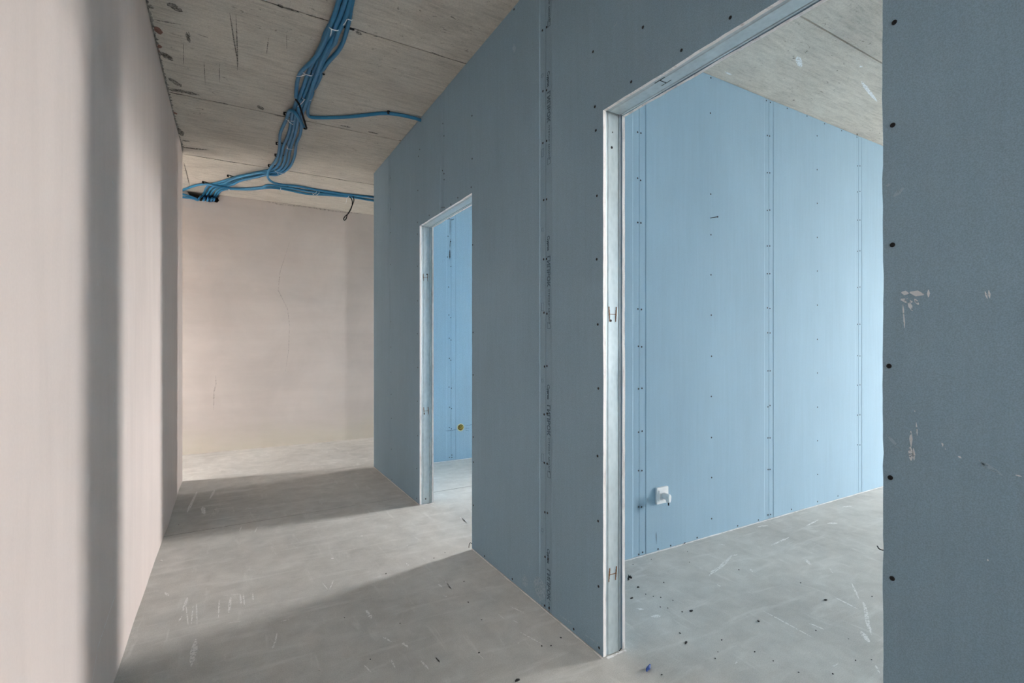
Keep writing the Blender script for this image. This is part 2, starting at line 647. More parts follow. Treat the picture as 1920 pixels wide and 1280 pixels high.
outer_wall(X_OUT, FY0, YR1, 'plastered outer wall of the near room with its window opening')
outer_wall(X_OUT2, YR1 + 0.126, YF, 'plastered outer wall of the far room and hallway with window openings')
for i, (xw, a, b, z0, z1) in enumerate(WINDOWS):
    m = MB()
    x = xw + 0.14
    t = 0.05
    m.box((x, a, z0), (x + 0.07, a + t, z1)).box((x, b - t, z0), (x + 0.07, b, z1))
    m.box((x, a + t, z0), (x + 0.07, b - t, z0 + t)).box((x, a + t, z1 - t), (x + 0.07, b - t, z1))
    struct(m.build('window_%d' % (i + 1), M['white']), 'white window frame in the outer wall')
    portal((xw + 0.29, (a + b) / 2, (z0 + z1) / 2), (0, math.pi / 2, 0), z1 - z0, b - a)
gm = MB()
gm.box((X_OUT2 + 0.31, -14, -0.4), (30, 20, -0.3)).box((-20, -14, -0.4), (FX0 - 0.01, 20, -0.3)).box((FX0 - 0.01, -20, -0.4), (X_OUT2 + 0.31, FY0 - 0.01, -0.3))
struct(gm.build('ground', M['soil']), 'paving outside the windows')


# ------------------------------------------------------------------ plasterboard sheets
def board(parent, a0, a1, place, cut=None, taper=(True, True), z0=0.006, z1=ZC - 0.004, rough_sides=(False, False), name='plasterboard'):
    """a sheet spanning a0..a1 along the wall; place(a, z, d) -> xyz with d = depth behind the face.
    cut = (c0, c1, zc): doorway removed below zc."""
    TW = 0.045
    xs = [a0, a1]
    for k, off in ((0, a0), (1, a1)):
        if taper[k]:
            s = 1 if k == 0 else -1
            xs += [off + s * (TW - 1e-4), off + s * (TW + 0.007)]
    if cut:
        xs += [c for c in cut[:2] if a0 < c < a1]
    x = a0 + 0.3
    while x < a1 - 0.1:
        if all(abs(x - q) > 0.06 for q in xs):
            xs.append(x)
        x += 0.3
    if cut:   # finer columns along the header cut
        lo, hi = max(a0, cut[0]), min(a1, cut[1])
        x = lo + 0.035
        while x < hi - 0.02:
            if all(abs(x - q) > 0.012 for q in xs):
                xs.append(x)
            x += 0.035
    xs = sorted(set(xs))
    rough = rough_sides[0] or rough_sides[1] or (cut and (a0 < cut[0] < a1 or a0 < cut[1] < a1))
    zs = [z0]
    st = 0.03 if rough else 0.29
    z = z0 + st
    while z < z1 - 0.01:
        if not cut or abs(z - cut[2]) > st * 0.4:
            zs.append(z)
        z += st
    zs.append(z1)
    if cut:
        zs.append(cut[2])
    zs = sorted(set(zs))

    def gone(i, j):
        if not cut:
            return False
        xm, zm = (xs[i] + xs[i + 1]) / 2, (zs[j] + zs[j + 1]) / 2
        return cut[0] < xm < cut[1] and zm < cut[2]

    def jit(x, z):
        dx = dz = 0.0
        w = 0.0016 * noise.noise((z * 38, x * 5, 2.2)) + 0.0022 * noise.noise((z * 5, x * 5, 7.7))
        if cut and z <= cut[2] + 1e-6 and (abs(x - cut[0]) < 1e-6 or abs(x - cut[1]) < 1e-6):
            dx += w
        if cut and abs(z - cut[2]) < 1e-6 and cut[0] - 1e-6 <= x <= cut[1] + 1e-6:
            dz += 0.0018 * noise.noise((x * 38, 3.3, 2.2)) + 0.003 * noise.noise((x * 6, 9.3, 2.2))
        if rough_sides[0] and abs(x - a0) < 1e-6 or rough_sides[1] and abs(x - a1) < 1e-6:
            dx += w
        return x + dx, z + dz

    def dep(x):
        if taper[0] and x < a0 + TW - 1e-6:
            return 0.0022
        if taper[1] and x > a1 - TW + 1e-6:
            return 0.0022
        return 0.0
    m = MB()
    nx, nz = len(xs), len(zs)
    fr, bk = {}, {}
    for i in range(nx):
        for j in range(nz):
            xx, zz = jit(xs[i], zs[j])
            fr[i, j] = len(m.v)
            m.v.append(tuple(place(xx, zz, dep(xs[i]))))
    for i in range(nx):
        for j in range(nz):
            xx, zz = jit(xs[i], zs[j])
            bk[i, j] = len(m.v)
            m.v.append(tuple(place(xx, zz, BT)))
    cells = {(i, j) for i in range(nx - 1) for j in range(nz - 1) if not gone(i, j)}
    for (i, j) in cells:
        m.f.append((fr[i, j], fr[i + 1, j], fr[i + 1, j + 1], fr[i, j + 1]))
        m.mi.append(0)
        m.f.append((bk[i, j], bk[i, j + 1], bk[i + 1, j + 1], bk[i + 1, j]))
        m.mi.append(0)
        for (di, dj, p, q) in ((-1, 0, (i, j), (i, j + 1)), (1, 0, (i + 1, j), (i + 1, j + 1)), (0, -1, (i, j), (i + 1, j)), (0, 1, (i, j + 1), (i + 1, j + 1))):
            if (i + di, j + dj) not in cells:
                m.f.append((fr[p], fr[q], bk[q], bk[p]))
                edge = (di == -1 and i == 0 and taper[0]) or (di == 1 and i == nx - 2 and taper[1])
                m.mi.append(0 if edge else 1)
    used = sorted({k for f in m.f for k in f})
    mp = {k: n for n, k in enumerate(used)}
    m.v = [m.v[k] for k in used]
    m.f = [tuple(mp[k] for k in f) for f in m.f]
    o = m.build(name, [M['paper'], M['gypsum']], parent)
    return o


# partition along the corridor: steel core first
core = MB()
c0, c1 = XP + BT + 0.001, XB - BT - 0.001
PY0 = -2.38
for (a, b) in ((PY0, D1[0] - 0.06), (D1[1] + 0.06, D2[0] - 0.06), (D2[1] + 0.06, YEND - BT - 0.002)):
    y = a
    while y < b:
        core.box((c0, y, 0.0), (c1, min(y + 0.04, b), ZC - 0.002))
        y += 0.4
    core.box((c0 + 0.002, a, 0.001), (c1 - 0.002, b, 0.04))
for (a, b) in (D1, D2):
    core.box((c0 + 0.002, a - 0.05, DZ + 0.06), (c1 - 0.002, b + 0.05, DZ + 0.09))
core.box((c0, PY0, ZC - 0.045), (c1, YEND - BT - 0.002, ZC - 0.001))
wr = core.build('wall_right', M['steel'])
struct(wr, 'blue plasterboard partition with two framed door openings')

front = lambda a, z, d: Vector((XP + d, a, z))
back = lambda a, z, d: Vector((XB - d, a, z))
GAP = 0.0012
JY = [PY0, -1.886, -0.636, 0.614, 1.864, 3.105, 4.357, YEND]
front_boards = []
for i, (a, b) in enumerate(zip(JY, JY[1:])):
    cut = None
    for D in (D1, D2):
        if b > D[0] and a < D[1]:
            cut = (D[0], D[1], DZ)
    front_boards.append(((a, b), board(wr, a + GAP, b - GAP, front, cut, taper=(i > 0, i < len(JY) - 2), rough_sides=(False, False))))
JB_ = [PY0, -1.2, 0.0, 1.2, YR1 + 0.06, 3.3, YR2]
back_boards = []
for a, b in zip(JB_, JB_[1:]):
    cut = None
    for D in (D1, D2):
        if b > D[0] and a < D[1]:
            cut = (D[0], D[1], DZ)
    back_boards.append(((a, b), board(wr, a + GAP, b - GAP, back, cut)))


# studs lining the openings
def stud_profile():
    w0, w1 = XP + BT + 0.0015, XB - BT - 0.0015
    # (x, inset towards the wall)
    return [(w0, 0.045), (w0, 0.002), (w0 + 0.008, 0.0), (w0 + 0.011, 0.003), (w0 + 0.014, 0.0), (w0 + 0.017, 0.0),
            (w1 - 0.019, 0.0), (w1 - 0.016, 0.0), (w1 - 0.013, 0.003), (w1 - 0.010, 0.0), (w1, 0.002), (w1, 0.045)]


def extrude_profile(pts0, pts1, thick_vec_fn, name, parent):
    m = MB()
    n = len(pts0)
    for (A, B) in zip(zip(pts0, pts1), list(zip(pts0, pts1))[1:]):
        m.quad([A[0], B[0], B[1], A[1]])
    # inner skin
    q0 = [thick_vec_fn(i, p) for i, p in enumerate(pts0)]
    q1 = [thick_vec_fn(i, p) for i, p in enumerate(pts1)]
    for (A, B) in zip(zip(q0, q1), list(zip(q0, q1))[1:]):
        m.quad([A[0], A[1], B[1], B[0]])
    for P, Q in ((pts0, q0), (pts1, q1)):
        for i in range(n - 1):
            m.quad([P[i], P[i + 1], Q[i + 1], Q[i]])
    return m.build(name, M['steel'], parent)


def stud(y, sgn, name='steel_stud'):
    """sgn = +1: web faces -Y (opening lies at smaller y)"""
    pr = stud_profile()
    p0 = [Vector((x, y + sgn * i_, 0.003)) for x, i_ in pr]
    p1 = [Vector((x, y + sgn * i_, DZ + 0.05)) for x, i_ in pr]
    mid = (XP + XB) / 2
    return extrude_profile(p0, p1, lambda i, p: p + Vector((math.copysign(0.0012, mid - p.x), sgn * 0.0012, 0)), name, wr)


def track(a, b):
    pr = stud_profile()
    p0 = [Vector((x, a + 0.004, DZ + i_)) for x, i_ in pr]
    p1 = [Vector((x, b - 0.004, DZ + i_)) for x, i_ in pr]
    mid = (XP + XB) / 2
    return extrude_profile(p0, p1, lambda i, p: p + Vector((math.copysign(0.0012, mid - p.x), 0, 0.0012)), 'steel_track', wr)


studs = {}
for k, D in (('d1', D1), ('d2', D2)):
    studs[k + 'far'] = stud(D[1] + 0.004, +1)
    studs[k + 'near'] = stud(D[0] - 0.004, -1)
    studs[k + 'top'] = track(*D)
    # folded flap where the track meets the far stud
    MB().quad([(XP + BT + 0.004, D[1] - 0.001, DZ - 0.002), (XB - BT - 0.004, D[1] - 0.001, DZ - 0.012),
               (XB - BT - 0.004, D[1] - 0.004, DZ - 0.014), (XP + BT + 0.004, D[1] - 0.004, DZ - 0.004)]).build('folded_flap', M['darkslot'], studs[k + 'top'])


# H-shaped cable knock-outs punched in the studs
def knockout(px, py_, Dfar, hh, parent, mat, seed):
    rnd = random.Random(seed)
    ypl = Dfar + 0.0028
    p = at(px, py_, 'y', ypl)
    m = MB()
    w = 0.017
    for s in (-1, 1):
        lean = rnd.uniform(-0.003, 0.003)
        pts = [(p.x + s * w + lean * t, p.z + hh * t, 0.0011 + 0.0012 * (1 - abs(t))) for t in (-1, -0.6, -0.2, 0.2, 0.6, 1)]
        for a, b in zip(pts, pts[1:]):
            m.box((min(a[0], b[0]) - a[2], ypl, min(a[1], b[1])), (max(a[0], b[0]) + a[2], ypl + 0.0022, max(a[1], b[1])))
    m.box((p.x - w, ypl, p.z - 0.001), (p.x + w, ypl + 0.0022, p.z + 0.0012))
    return m.build('punched_slot', mat, parent)


knockout(1149, 589, D1[1], 0.029, studs['d1far'], M['rust'], 1)
knockout(1149, 1076, D1[1], 0.026, studs['d1far'], M['rust'], 2)
knockout(798, 520, D2[1], 0.028, studs['d2far'], M['rust'], 3)
knockout(799, 770, D2[1], 0.028, studs['d2far'], M['rust'], 4)
for (u, v, k) in ((1243, 153, 'd1top'), (845, 411, 'd2top')):
    p = at(u, v, 'z', DZ)
    m = MB()
    for s in (-1, 1):
        m.box((p.x + s * 0.016 - 0.0009, p.y - 0.022, DZ - 0.0006), (p.x + s * 0.016 + 0.0012, p.y + 0.022, DZ + 0.001))
    m.box((p.x - 0.016, p.y - 0.002, DZ - 0.0006), (p.x + 0.016, p.y + 0.001, DZ + 0.001))
    m.build('punched_slot', M['darkslot'], studs[k])


# ------------------------------------------------------------------ cross walls of the rooms
def cross_wall(name, y0, y1, label, joints_, XE):
    m = MB()
    x = XB
    while x < XE:
        m.box((x, y0 + BT + 0.001, 0), (min(x + 0.05, XE), y1 - BT - 0.001, ZC - 0.002))
        x += 0.6
    m.box((XB, y0 + BT + 0.002, 0.001), (XE, y1 - BT - 0.002, 0.04))
    m.box((XB, y0 + BT + 0.002, ZC - 0.04), (XE, y1 - BT - 0.002, ZC - 0.003))
    o = struct(m.build(name, M['steel']), label)
    out = []
    pl = lambda a, z, d: Vector((a, y0 + d, z))
    pb = lambda a, z, d: Vector((a, y1 - d, z))
    for a, b in zip(joints_, joints_[1:]):
        out.append(((a, b), board(o, a + GAP, b - GAP, pl, z0=0.004)))
    for a, b in zip([q for q in (XB, 2.6, 3.8, 5.0, 6.2, 7.4, 8.6) if q < XE - 0.2], [q for q in (2.6, 3.8, 5.0, 6.2, 7.4, 8.6) if q < XE - 0.2] + [XE]):
        board(o, a + GAP, b - GAP, pb)
    return o, out


w1, w1_boards = cross_wall('wall_inner', YR1, YR1 + 0.126, 'pale blue plasterboard wall seen through the near doorway', [XB, 2.028, 3.243, 4.442, 5.642, 6.842, 8.042, X_OUT], X_OUT)
w2, w2_boards = cross_wall('wall_end', YR2, YEND, 'light blue plasterboard wall seen through the far doorway', [XB, 2.018, 3.218, 4.418, X_OUT2], X_OUT2)
# board closing the end of the partition
board(w2, XP + BT + GAP, XB, lambda a, z, d: Vector((a, YEND - d, z)), taper=(False, False))
struct(MB().box((XB, -2.5, 0), (X_OUT, -2.38, ZC)).build('wall_near', M['paper']), 'plasterboard wall on the near side of the near room')

# ------------------------------------------------------------------ screws
def screw_mesh():
    m = MB()
    n = 10
    r = 0.0052
    rings = [(r, 0.0), (r, 0.0007), (r * 0.62, 0.0008), (r * 0.45, 0.0003)]
    ids = []
    for rr, h in rings:
        ids.append(len(m.v))
        m.v += [(rr * math.cos(2 * math.pi * k / n), rr * math.sin(2 * math.pi * k / n), h) for k in range(n)]
    for a, b in zip(ids, ids[1:]):
        for k in range(n):
            m.f.append((a + k, a + (k + 1) % n, b + (k + 1) % n, b + k))
            m.mi.append(0)
    m.f.append(tuple(ids[-1] + k for k in range(n)))
    m.mi.append(0)
    return m.data('drywall_screw', M['screw'])


SCREW = screw_mesh()


def screws(pxs, ax, val, boards, coord):
    for u, v in pxs:
        p = at(u, v, ax, val)
        a = p[coord]
        par = min(boards, key=lambda bb: 0 if bb[0][0] <= a < bb[0][1] else min(abs(a - bb[0][0]), abs(a - bb[0][1])))[1]
        o = link('drywall_screw', SCREW, par)
        if ax == 'x':
            o.location = (XP - 0.0001, p.y, p.z)
            o.rotation_euler = (0, -math.pi / 2, 0)
        else:
            o.location = (p.x, val - 0.0001, p.z)
            o.rotation_euler = (math.pi / 2, 0, 0)


S_FRONT = [(1017, 57), (1025, 51), (1018, 171), (1025, 169), (1018, 268), (1025, 264), (1019.5, 375), (1025, 373.5), (1019.5, 486), (1024.8, 485.5),
           (1020, 586), (1025.6, 588), (1021, 687), (1025.6, 686), (1020.4, 776.6), (1026, 775), (1020.6, 867.4), (1026, 869), (1021.7, 960),
           (1026.5, 961.4), (1022, 1043.7), (1027.6, 1048), (1021.3, 1135), (1029.8, 1139.5),
           (1112, 97), (1115.5, 200), (1117.4, 244.5), (1119.4, 367), (1119, 486), (1121, 608), (1122, 728), (1120.5, 854.6), (1121.6, 976.5),
           (1122.3, 1099), (1123.4, 1214), (1075.7, 1179), (908.7, 1042), (960.6, 1085), (1205.6, 51), (1369.4, 33), (1277.8, 94.4), (1183.7, 153.4),
           (964, 17.6), (1677, 42), (1674, 234.5), (1673.5, 459), (1667, 686), (1669.5, 895), (1673, 1084),
           (885, 217), (885.2, 297.6), (883.4, 351), (886.3, 458.9), (830.3, 231.5), (832.6, 254.7), (829.5, 319.8), (832.6, 325.5), (832.9, 336.7),
           (829, 389), (832.6, 388.8), (750, 268), (784.7, 293), (783.6, 357), (782.9, 416.7), (783, 438.8), (782.9, 499), (732, 333.6), (732, 392),
           (732.6, 436), (732, 495.6), (858.4, 370.6), (805, 403.6), (845.4, 383), (733, 602.8), (733, 650.6), (733, 697.5), (733.4, 739), (734, 784),
           (734, 842), (735, 899), (782.8, 625.6), (783.4, 688.8), (782.8, 752), (783.2, 816.6), (781.3, 878), (781.3, 934), (720.6, 894), (783.2, 563.8),
           (887.2, 623), (887.2, 702.5), (887.4, 819), (887.6, 866), (887.6, 947), (787, 280)]
screws(S_FRONT, 'x', XP, front_boards, 1)
S_R1 = [(1195.4, 247.7), (1201.6, 249.4), (1195.4, 334), (1201, 338), (1195.7, 417), (1201.6, 417.8), (1196, 579), (1202.6, 580), (1197, 649),
        (1203, 650), (1197.4, 728.7), (1203.5, 727.6), (1197.4, 810), (1203.9, 808), (1197.4, 882), (1203.5, 882), (1197.7, 950), (1203, 950),
        (1197.7, 1039), (1205, 1035), (1332.8, 146), (1331.8, 212), (1332.5, 363.8), (1332.9, 440), (1333, 515), (1333.5, 590.6), (1334, 667.6),
        (1333.6, 743), (1334, 820), (1334.3, 895), (1334.3, 972), (1437, 188.6), (1444.5, 192), (1438.7, 254), (1443, 255), (1438.7, 323.6), (1443.3, 324),
        (1438.7, 394.4), (1443.3, 393.7), (1438.7, 461), (1443.3, 461), (1438.7, 513), (1443.3, 513), (1439, 577), (1443.6, 578), (1439.5, 623.7),
        (1444, 624), (1439.8, 695), (1444, 695), (1439.8, 762.5), (1443.8, 760), (1439.8, 820.7), (1443.8, 820.7), (1440, 880), (1443.8, 879.7), (1440, 965),
        (1445, 964)]
S_R1 += [(1532 + (v - 250) / 700, v) for v in (254.6, 318, 381, 445, 508, 571.8, 636, 699, 763, 826, 889)]
for v in (311, 359.7, 412.6, 471, 538.8, 607.8, 666.5, 722, 778, 833.6):
    S_R1 += [(1608, v), (1612.3, v + random.uniform(-1, 1))]
S_R1 += [(1476, 203), (1513, 217.5), (1546, 232), (1578, 245), (1606.7, 257), (1233.7, 1029), (1257.4, 1022.5), (1307, 1007.5), (1383, 985.5),
         (1422, 974.5), (1484, 954.5), (1532.8, 940), (1571, 929.5)]
screws(S_R1, 'y', YR1, w1_boards, 0)
S_R2 = [(700 + a / 3.2, 560 + b / 3.2) for a, b in ((453, 97), (465, 113), (455, 236), (466, 247), (456, 357), (465, 368), (454, 529), (468, 536), (458, 650),
        (469, 659), (456, 772), (468, 780), (457, 951), (471, 937), (471, 951))]
S_R2 += [(840, 442.7), (845, 452.8), (839, 481.7), (845.5, 499.5), (841, 538)]
screws(S_R2, 'y', YR2, w2_boards, 0)
for (u, v, k, yy) in ((1147, 276.5, 'd1far', D1[1]), (1148.4, 248, 'd1far', D1[1]), (1145, 601, 'd1far', D1[1]), (798, 935, 'd2far', D2[1]), (795.5, 775.5, 'd2far', D2[1]), (800.5, 514, 'd2far', D2[1])):
    p = at(u, v, 'y', yy + 0.004)
    o = link('stud_screw', SCREW, studs[k])
    o.location = (p.x, yy + 0.0038, p.z)
    o.rotation_euler = (math.pi / 2, 0, 0)
    if v == 248:
        o.scale = (0.5, 0.5, 1)

# ------------------------------------------------------------------ printing along the board edge
DG = bpy.context.evaluated_depsgraph_get()


def lettering(text, size, u, v, par, mat, outline=True, flip=False, xsc=1.0):
    cu = bpy.data.curves.new('printed_lettering', 'FONT')
    cu.body = text
    cu.size = size
    cu.resolution_u = 3
    if outline:
        cu.fill_mode = 'NONE'
        cu.bevel_depth = 0.0009
        cu.bevel_resolution = 0
    tmp = bpy.data.objects.new('tmp_text', cu)
    COL.objects.link(tmp)
    dg = bpy.context.evaluated_depsgraph_get()
    me = bpy.data.meshes.new_from_object(tmp.evaluated_get(dg))
    bpy.data.objects.remove(tmp)
    me.materials.clear()
    me.materials.append(mat)
    p = at(u, v, 'x', XP)
    if outline:
        me.transform(Matrix.Diagonal((xsc, 1, 0.15, 1)))
    else:
        me.transform(Matrix.Diagonal((xsc, 1, 1, 1)))
    rot = Matrix(((0, 0, -1), (0, -1, 0), (-1, 0, 0))).to_4x4()   # reads downwards, letter tops towards -y
    if flip:
        rot = Matrix(((0, 0, -1), (0, 1, 0), (1, 0, 0))).to_4x4()
    me.transform(rot)
    o = link('printed_lettering', me, par)
    o.location = (XP + 0.0009, p.y, p.z)
    return o


bA = [b for (r_, b) in front_boards if abs(r_[1] - 1.864) < 1e-3][0]
bB = [b for (r_, b) in front_boards if abs(r_[0] - 1.864) < 1e-3][0]
PX2Z = lambda px_: px_ / 413.0


def frame_rect(u, v0, v1, wy, par, mat):
    p, q = at(u, v0, 'x', XP), at(u, v1, 'x', XP)
    m = MB()
    x = XP + 0.0007
    t = 0.0011
    y0, y1 = p.y, p.y - wy
    z0, z1 = q.z, p.z
    m.box((x, y1, z0), (x + 0.0004, y1 + t, z1)).box((x, y0 - t, z0), (x + 0.0004, y0, z1))
    m.box((x, y1, z0), (x + 0.0004, y0, z0 + t)).box((x, y1, z1 - t), (x + 0.0004, y0, z1))
    o = m.build('printed_frame', mat, par)
    return o


for v in (-122, 135, 442, 720, 1027):
    if v > -100:
        lettering('G', 0.030, 1025.6, v, bA, M['ink'], False, xsc=1.0)
    if v > -100:
        lettering('yproc', 0.021, 1026.0, v + 9, bA, M['ink'], True, xsc=0.95)
    lettering('\u0413\u0418\u041f\u0420\u041e\u041a', 0.033, 1025.6, v + 38, bA, M['ink'], True, xsc=1.02)
    lettering('\u0421\u0422\u0420\u041e\u041d\u0413 \u041c\u041e\u0419\u0421\u0422', 0.017, 1027.6, v + 100, bA, M['ink'], False, xsc=1.15)
    if v + 174 < 1120:
        frame_rect(1026.2, v + 162, v + 174, 0.024, bA, M['ink'])
for v in (140, 428, 710, 990):
    frame_rect(1015.0, v + 140, v + 155, 0.020, bB, M['inkfaint'])
    frame_rect(1015.0, v, v + 6, 0.014, bB, M['inkfaint'])

# ------------------------------------------------------------------ blue conduits
R = 0.0118
Z0 = ZC - 0.0135
Z1 = Z0 - 0.0225
z6 = lambda pts: [(540 + a / 6.4, b / 6.4) + tuple(c) for a, b, *c in pts]
z5 = lambda pts: [(500 + a / 8, 180 + b / 8) + tuple(c) for a, b, *c in pts]
z7 = lambda pts: [(335 + a / 9.6, 310 + b / 9.6) + tuple(c) for a, b, *c in pts]
z8 = lambda pts: [(490 + a / 8.727, 310 + b / 8.727) + tuple(c) for a, b, *c in pts]


def path3(px):
    return [at(p[0], p[1], 'z', p[2] if len(p) > 2 else Z0) for p in px]


CG = 'blue conduits under the concrete ceiling'


def conduit(px, label, pre=None, post=None, r=R):
    pts = path3(px)
    if pre:
        pts = pre + pts
    if post:
        pts = pts + post
    sm = smooth_path(pts, 14)
    out = [sm[0]]
    acc = 0.0
    for p, q in zip(sm, sm[1:]):
        acc += (q - p).length
        if acc >= 0.014:
            out.append(q)
            acc = 0.0
    if (out[-1] - sm[-1]).length > 1e-6:
        out[-1] = sm[-1]
    RUNS.append([label, out])
    return len(RUNS) - 1


RUNS = []


def lay_conduits():
    """push touching conduits apart so that they lie side by side or over one another"""
    P = np.array([tuple(p) for _, r_ in RUNS for p in r_])
    ids = np.array([i for i, (_, r_) in enumerate(RUNS) for _p in r_])
    loc = np.array([k for _, r_ in RUNS for k in range(len(r_))])
    ln = np.array([len(r_) for _, r_ in RUNS for _p in r_])
    free = ((loc > 1) & (loc < ln - 2)).astype(float)
    inside = (P[:, 1] > YF - 0.06) | (P[:, 0] > XP - 0.05) & (ids == BRANCH)
    free[inside] = 0.0
    ref = P.copy()
    top = Z0
    for it in range(45):
        d = P[:, None, :] - P[None, :, :]
        L = np.sqrt((d ** 2).sum(2)) + 1e-9
        near = (L < 2 * R * 1.01) & (ids[:, None] != ids[None, :])
        w = np.where(near, (2 * R * 1.01 - L) / np.maximum(L, 0.004), 0.0)
        d[:, :, 2] *= 1.3
        d[:, :, 0] += np.where(near & (L < 0.004), np.sign(ids[:, None] - ids[None, :]) * 0.004, 0.0)
        cnt = np.maximum(near.sum(1), 1)[:, None]
        mv = np.clip((d * w[:, :, None]).sum(1) / cnt * 0.5, -0.01, 0.01)
        P += mv * free[:, None]
        sm_ = P.copy()
        ok = (free > 0)
        k = np.where(ok)[0]
        sm_[k] = 0.5 * P[k] + 0.25 * (P[k - 1] + P[k + 1])
        P = sm_
        P += (ref - P) * 0.02 * free[:, None]
        P[:, 2] = np.where(ok, np.minimum(P[:, 2], top), P[:, 2])
    k = 0
    for run in RUNS:
        n = len(run[1])
        run[1] = [Vector(p) for p in P[k:k + n]]
        k += n
        o = MB().tube(run[1], R, 12).build('conduit', M['conduit'], None, True)
        rebase(o, run[1][0])
        tag(o, run[0], 'conduit', CG)


def runback(px):
    """continue a conduit towards the near end of the corridor, above the camera"""
    a, b = path3(px)[:2]
    d = (a - b)
    d.normalize()
    return [a + Vector((d.x * 0.4 + 0.0, d.y * 1.5, 0)), a + Vector((d.x * 0.35, d.y * 0.7, 0))]


# 1: ends in mid-air with the black cord coming out
p1 = z6([(615, 0, Z1), (560, 180, Z1), (480, 370, Z1), (420, 560, Z1), (320, 715, Z1), (205, 805, Z1), (128, 900), (105, 1000), (94, 1165)])
A_ = conduit(p1, 'blue conduit that stops short with a black cord hanging out of its end', runback(p1))
# 2..5: the strands that run to the broken hole
pD = z6([(618, 0), (563, 180), (484, 370), (424, 560), (345, 700), (275, 790), (235, 880), (190, 1030), (145, 1150)]) + \
    z5([(445, 130), (398, 230), (378, 340), (350, 500), (300, 640), (243, 750), (225, 860), (195, 980), (130, 1090)]) + \
    z7([(1650, 92), (1500, 112), (1300, 152), (1050, 207), (900, 252), (750, 305), (620, 328), (530, 360), (480, 440), (440, 530)])
pB = z6([(690, 0, Z1), (640, 150, Z1), (590, 280, Z1), (530, 420), (440, 570), (370, 700), (330, 830), (280, 980), (215, 1130)]) + \
    z5([(520, 120), (465, 240), (425, 380), (400, 560), (330, 720), (285, 860), (262, 980), (200, 1095)]) + \
    z7([(1750, 112), (1500, 122, Z1), (1250, 172, Z1), (1050, 218, Z1), (880, 285, Z1), (760, 333), (650, 366), (580, 405), (530, 480), (480, 560)])
pC = z6([(752, 0, Z1), (712, 170, Z1), (650, 300, Z1), (570, 430, Z1), (490, 560), (430, 700), (390, 850), (325, 1000), (245, 1140)]) + \
    z5([(515, 60), (480, 200), (450, 330), (430, 460), (400, 600), (375, 700), (350, 820), (322, 980), (265, 1090)]) + \
    z7([(1800, 122), (1500, 172), (1250, 224), (1100, 255), (950, 306), (820, 348), (710, 385), (640, 420), (590, 490), (545, 570)])
pE = z6([(694, 20), (644, 160), (594, 290), (534, 430), (470, 570, Z1), (395, 740, Z1), (345, 900, Z1), (285, 1060, Z1), (235, 1200, Z1)]) + \
    z5([(528, 150), (505, 300), (520, 450), (500, 600), (440, 710), (430, 850), (392, 980), (330, 1080)]) + \
    z7([(1850, 140), (1600, 170, Z1), (1300, 232, Z1), (1120, 268, Z1), (1010, 318, Z1), (920, 362), (800, 398), (715, 430), (665, 500), (615, 580)])


def into_hole(u, v):
    p = at(u, v, 'y', YF - 0.03)
    q = at(u - 4, v + 6, 'y', YF + 0.06)
    return [Vector((p.x, YF - 0.03, min(p.z, Z0 - 0.01))), Vector((q.x, YF + 0.10, min(q.z, Z0 - 0.03)))]


strands = []
for pp, lab, hz in ((pD, 'blue conduit, outermost of the four strands bending into the broken hole', (374, 371)),
                    (pB, 'blue conduit, second of the four strands bending into the broken hole', (383, 373)),
                    (pC, 'blue conduit, third of the four strands bending into the broken hole', (390, 373.5)),
                    (pE, 'blue conduit, innermost strand tightest round the ceiling bend', (397, 373))):
    strands.append(conduit(pp, lab, runback(pp), into_hole(*hz)))
# right strand that branches to the partition
pF = z6([(770, 0), (745, 180), (725, 290), (690, 420), (650, 540), (590, 640), (480, 735), (380, 860), (310, 1000), (265, 1140), (245, 1260)]) + \
    z5([(612, 210), (604, 290), (606, 332), (640, 335), (720, 327), (840, 325), (960, 325)]) + \
    [(640, 220.2), (663, 218.5), (694.6, 215), (713, 211.6), (732, 212.3), (761, 217), (784, 223.6)]
last = path3(pF)[-1]
BRANCH = conduit(pF, 'single blue conduit branching right to the top of the blue partition', runback(pF), [at(791, 226, 'x', XP + 0.006) - Vector((0, 0, 0.0))])
# loop strand: folds back, then turns along the far wall to the right
pL = z5([(556, 462, Z1 - 0.03), (520, 400, Z1 - 0.03), (475, 320, Z1 - 0.026), (430, 235, Z1 - 0.02), (395, 190, Z1 - 0.006), (358, 182, Z1), (335, 205, Z1), (322, 260), (308, 330), (268, 410), (212, 520), (192, 620), (195, 750),
         (172, 890), (110, 1010)]) + z8([(150, 30), (108, 110, Z1), (98, 170, Z1), (118, 230, Z1), (180, 284, Z1), (300, 312, Z1), (420, 325), (570, 332), (700, 358), (900, 402), (1200, 447), (1400, 478), (1620, 500), (1840, 521)])
end = path3(pL)[-1]
L_ = conduit(pL, 'blue conduit folded back in a loop, then turning along the far wall', None, [end + Vector((0.9, 0.02, 0))])
pR2 = z7([(-60, 500), (80, 440), (200, 395), (330, 352), (470, 333), (560, 342, Z1), (700, 372, Z1), (900, 405, Z1), (1100, 420), (1250, 418), (1400, 405), (1560, 392)]) + \
    z8([(60, 312), (180, 322), (300, 345), (500, 372), (700, 410), (880, 437), (1100, 470), (1400, 500), (1600, 537), (1840, 577)])
end = path3(pR2)[-1]
conduit(pR2, 'blue conduit crossing from behind the left wall to the right along the far ceiling', None, [end + Vector((0.9, 0.02, 0))])
pR3 = z8([(1500, 512), (1300, 498), (1100, 484), (880, 476), (750, 470), (600, 440), (450, 402), (300, 374), (150, 358), (0, 372)]) + \
    z7([(1400, 428), (1250, 436), (1050, 430), (900, 418), (810, 428), (745, 460), (700, 520), (655, 580)])
conduit(pR3, 'blue conduit lowest of the far bundle, ending beside the black cord', None, into_hole(402, 373))
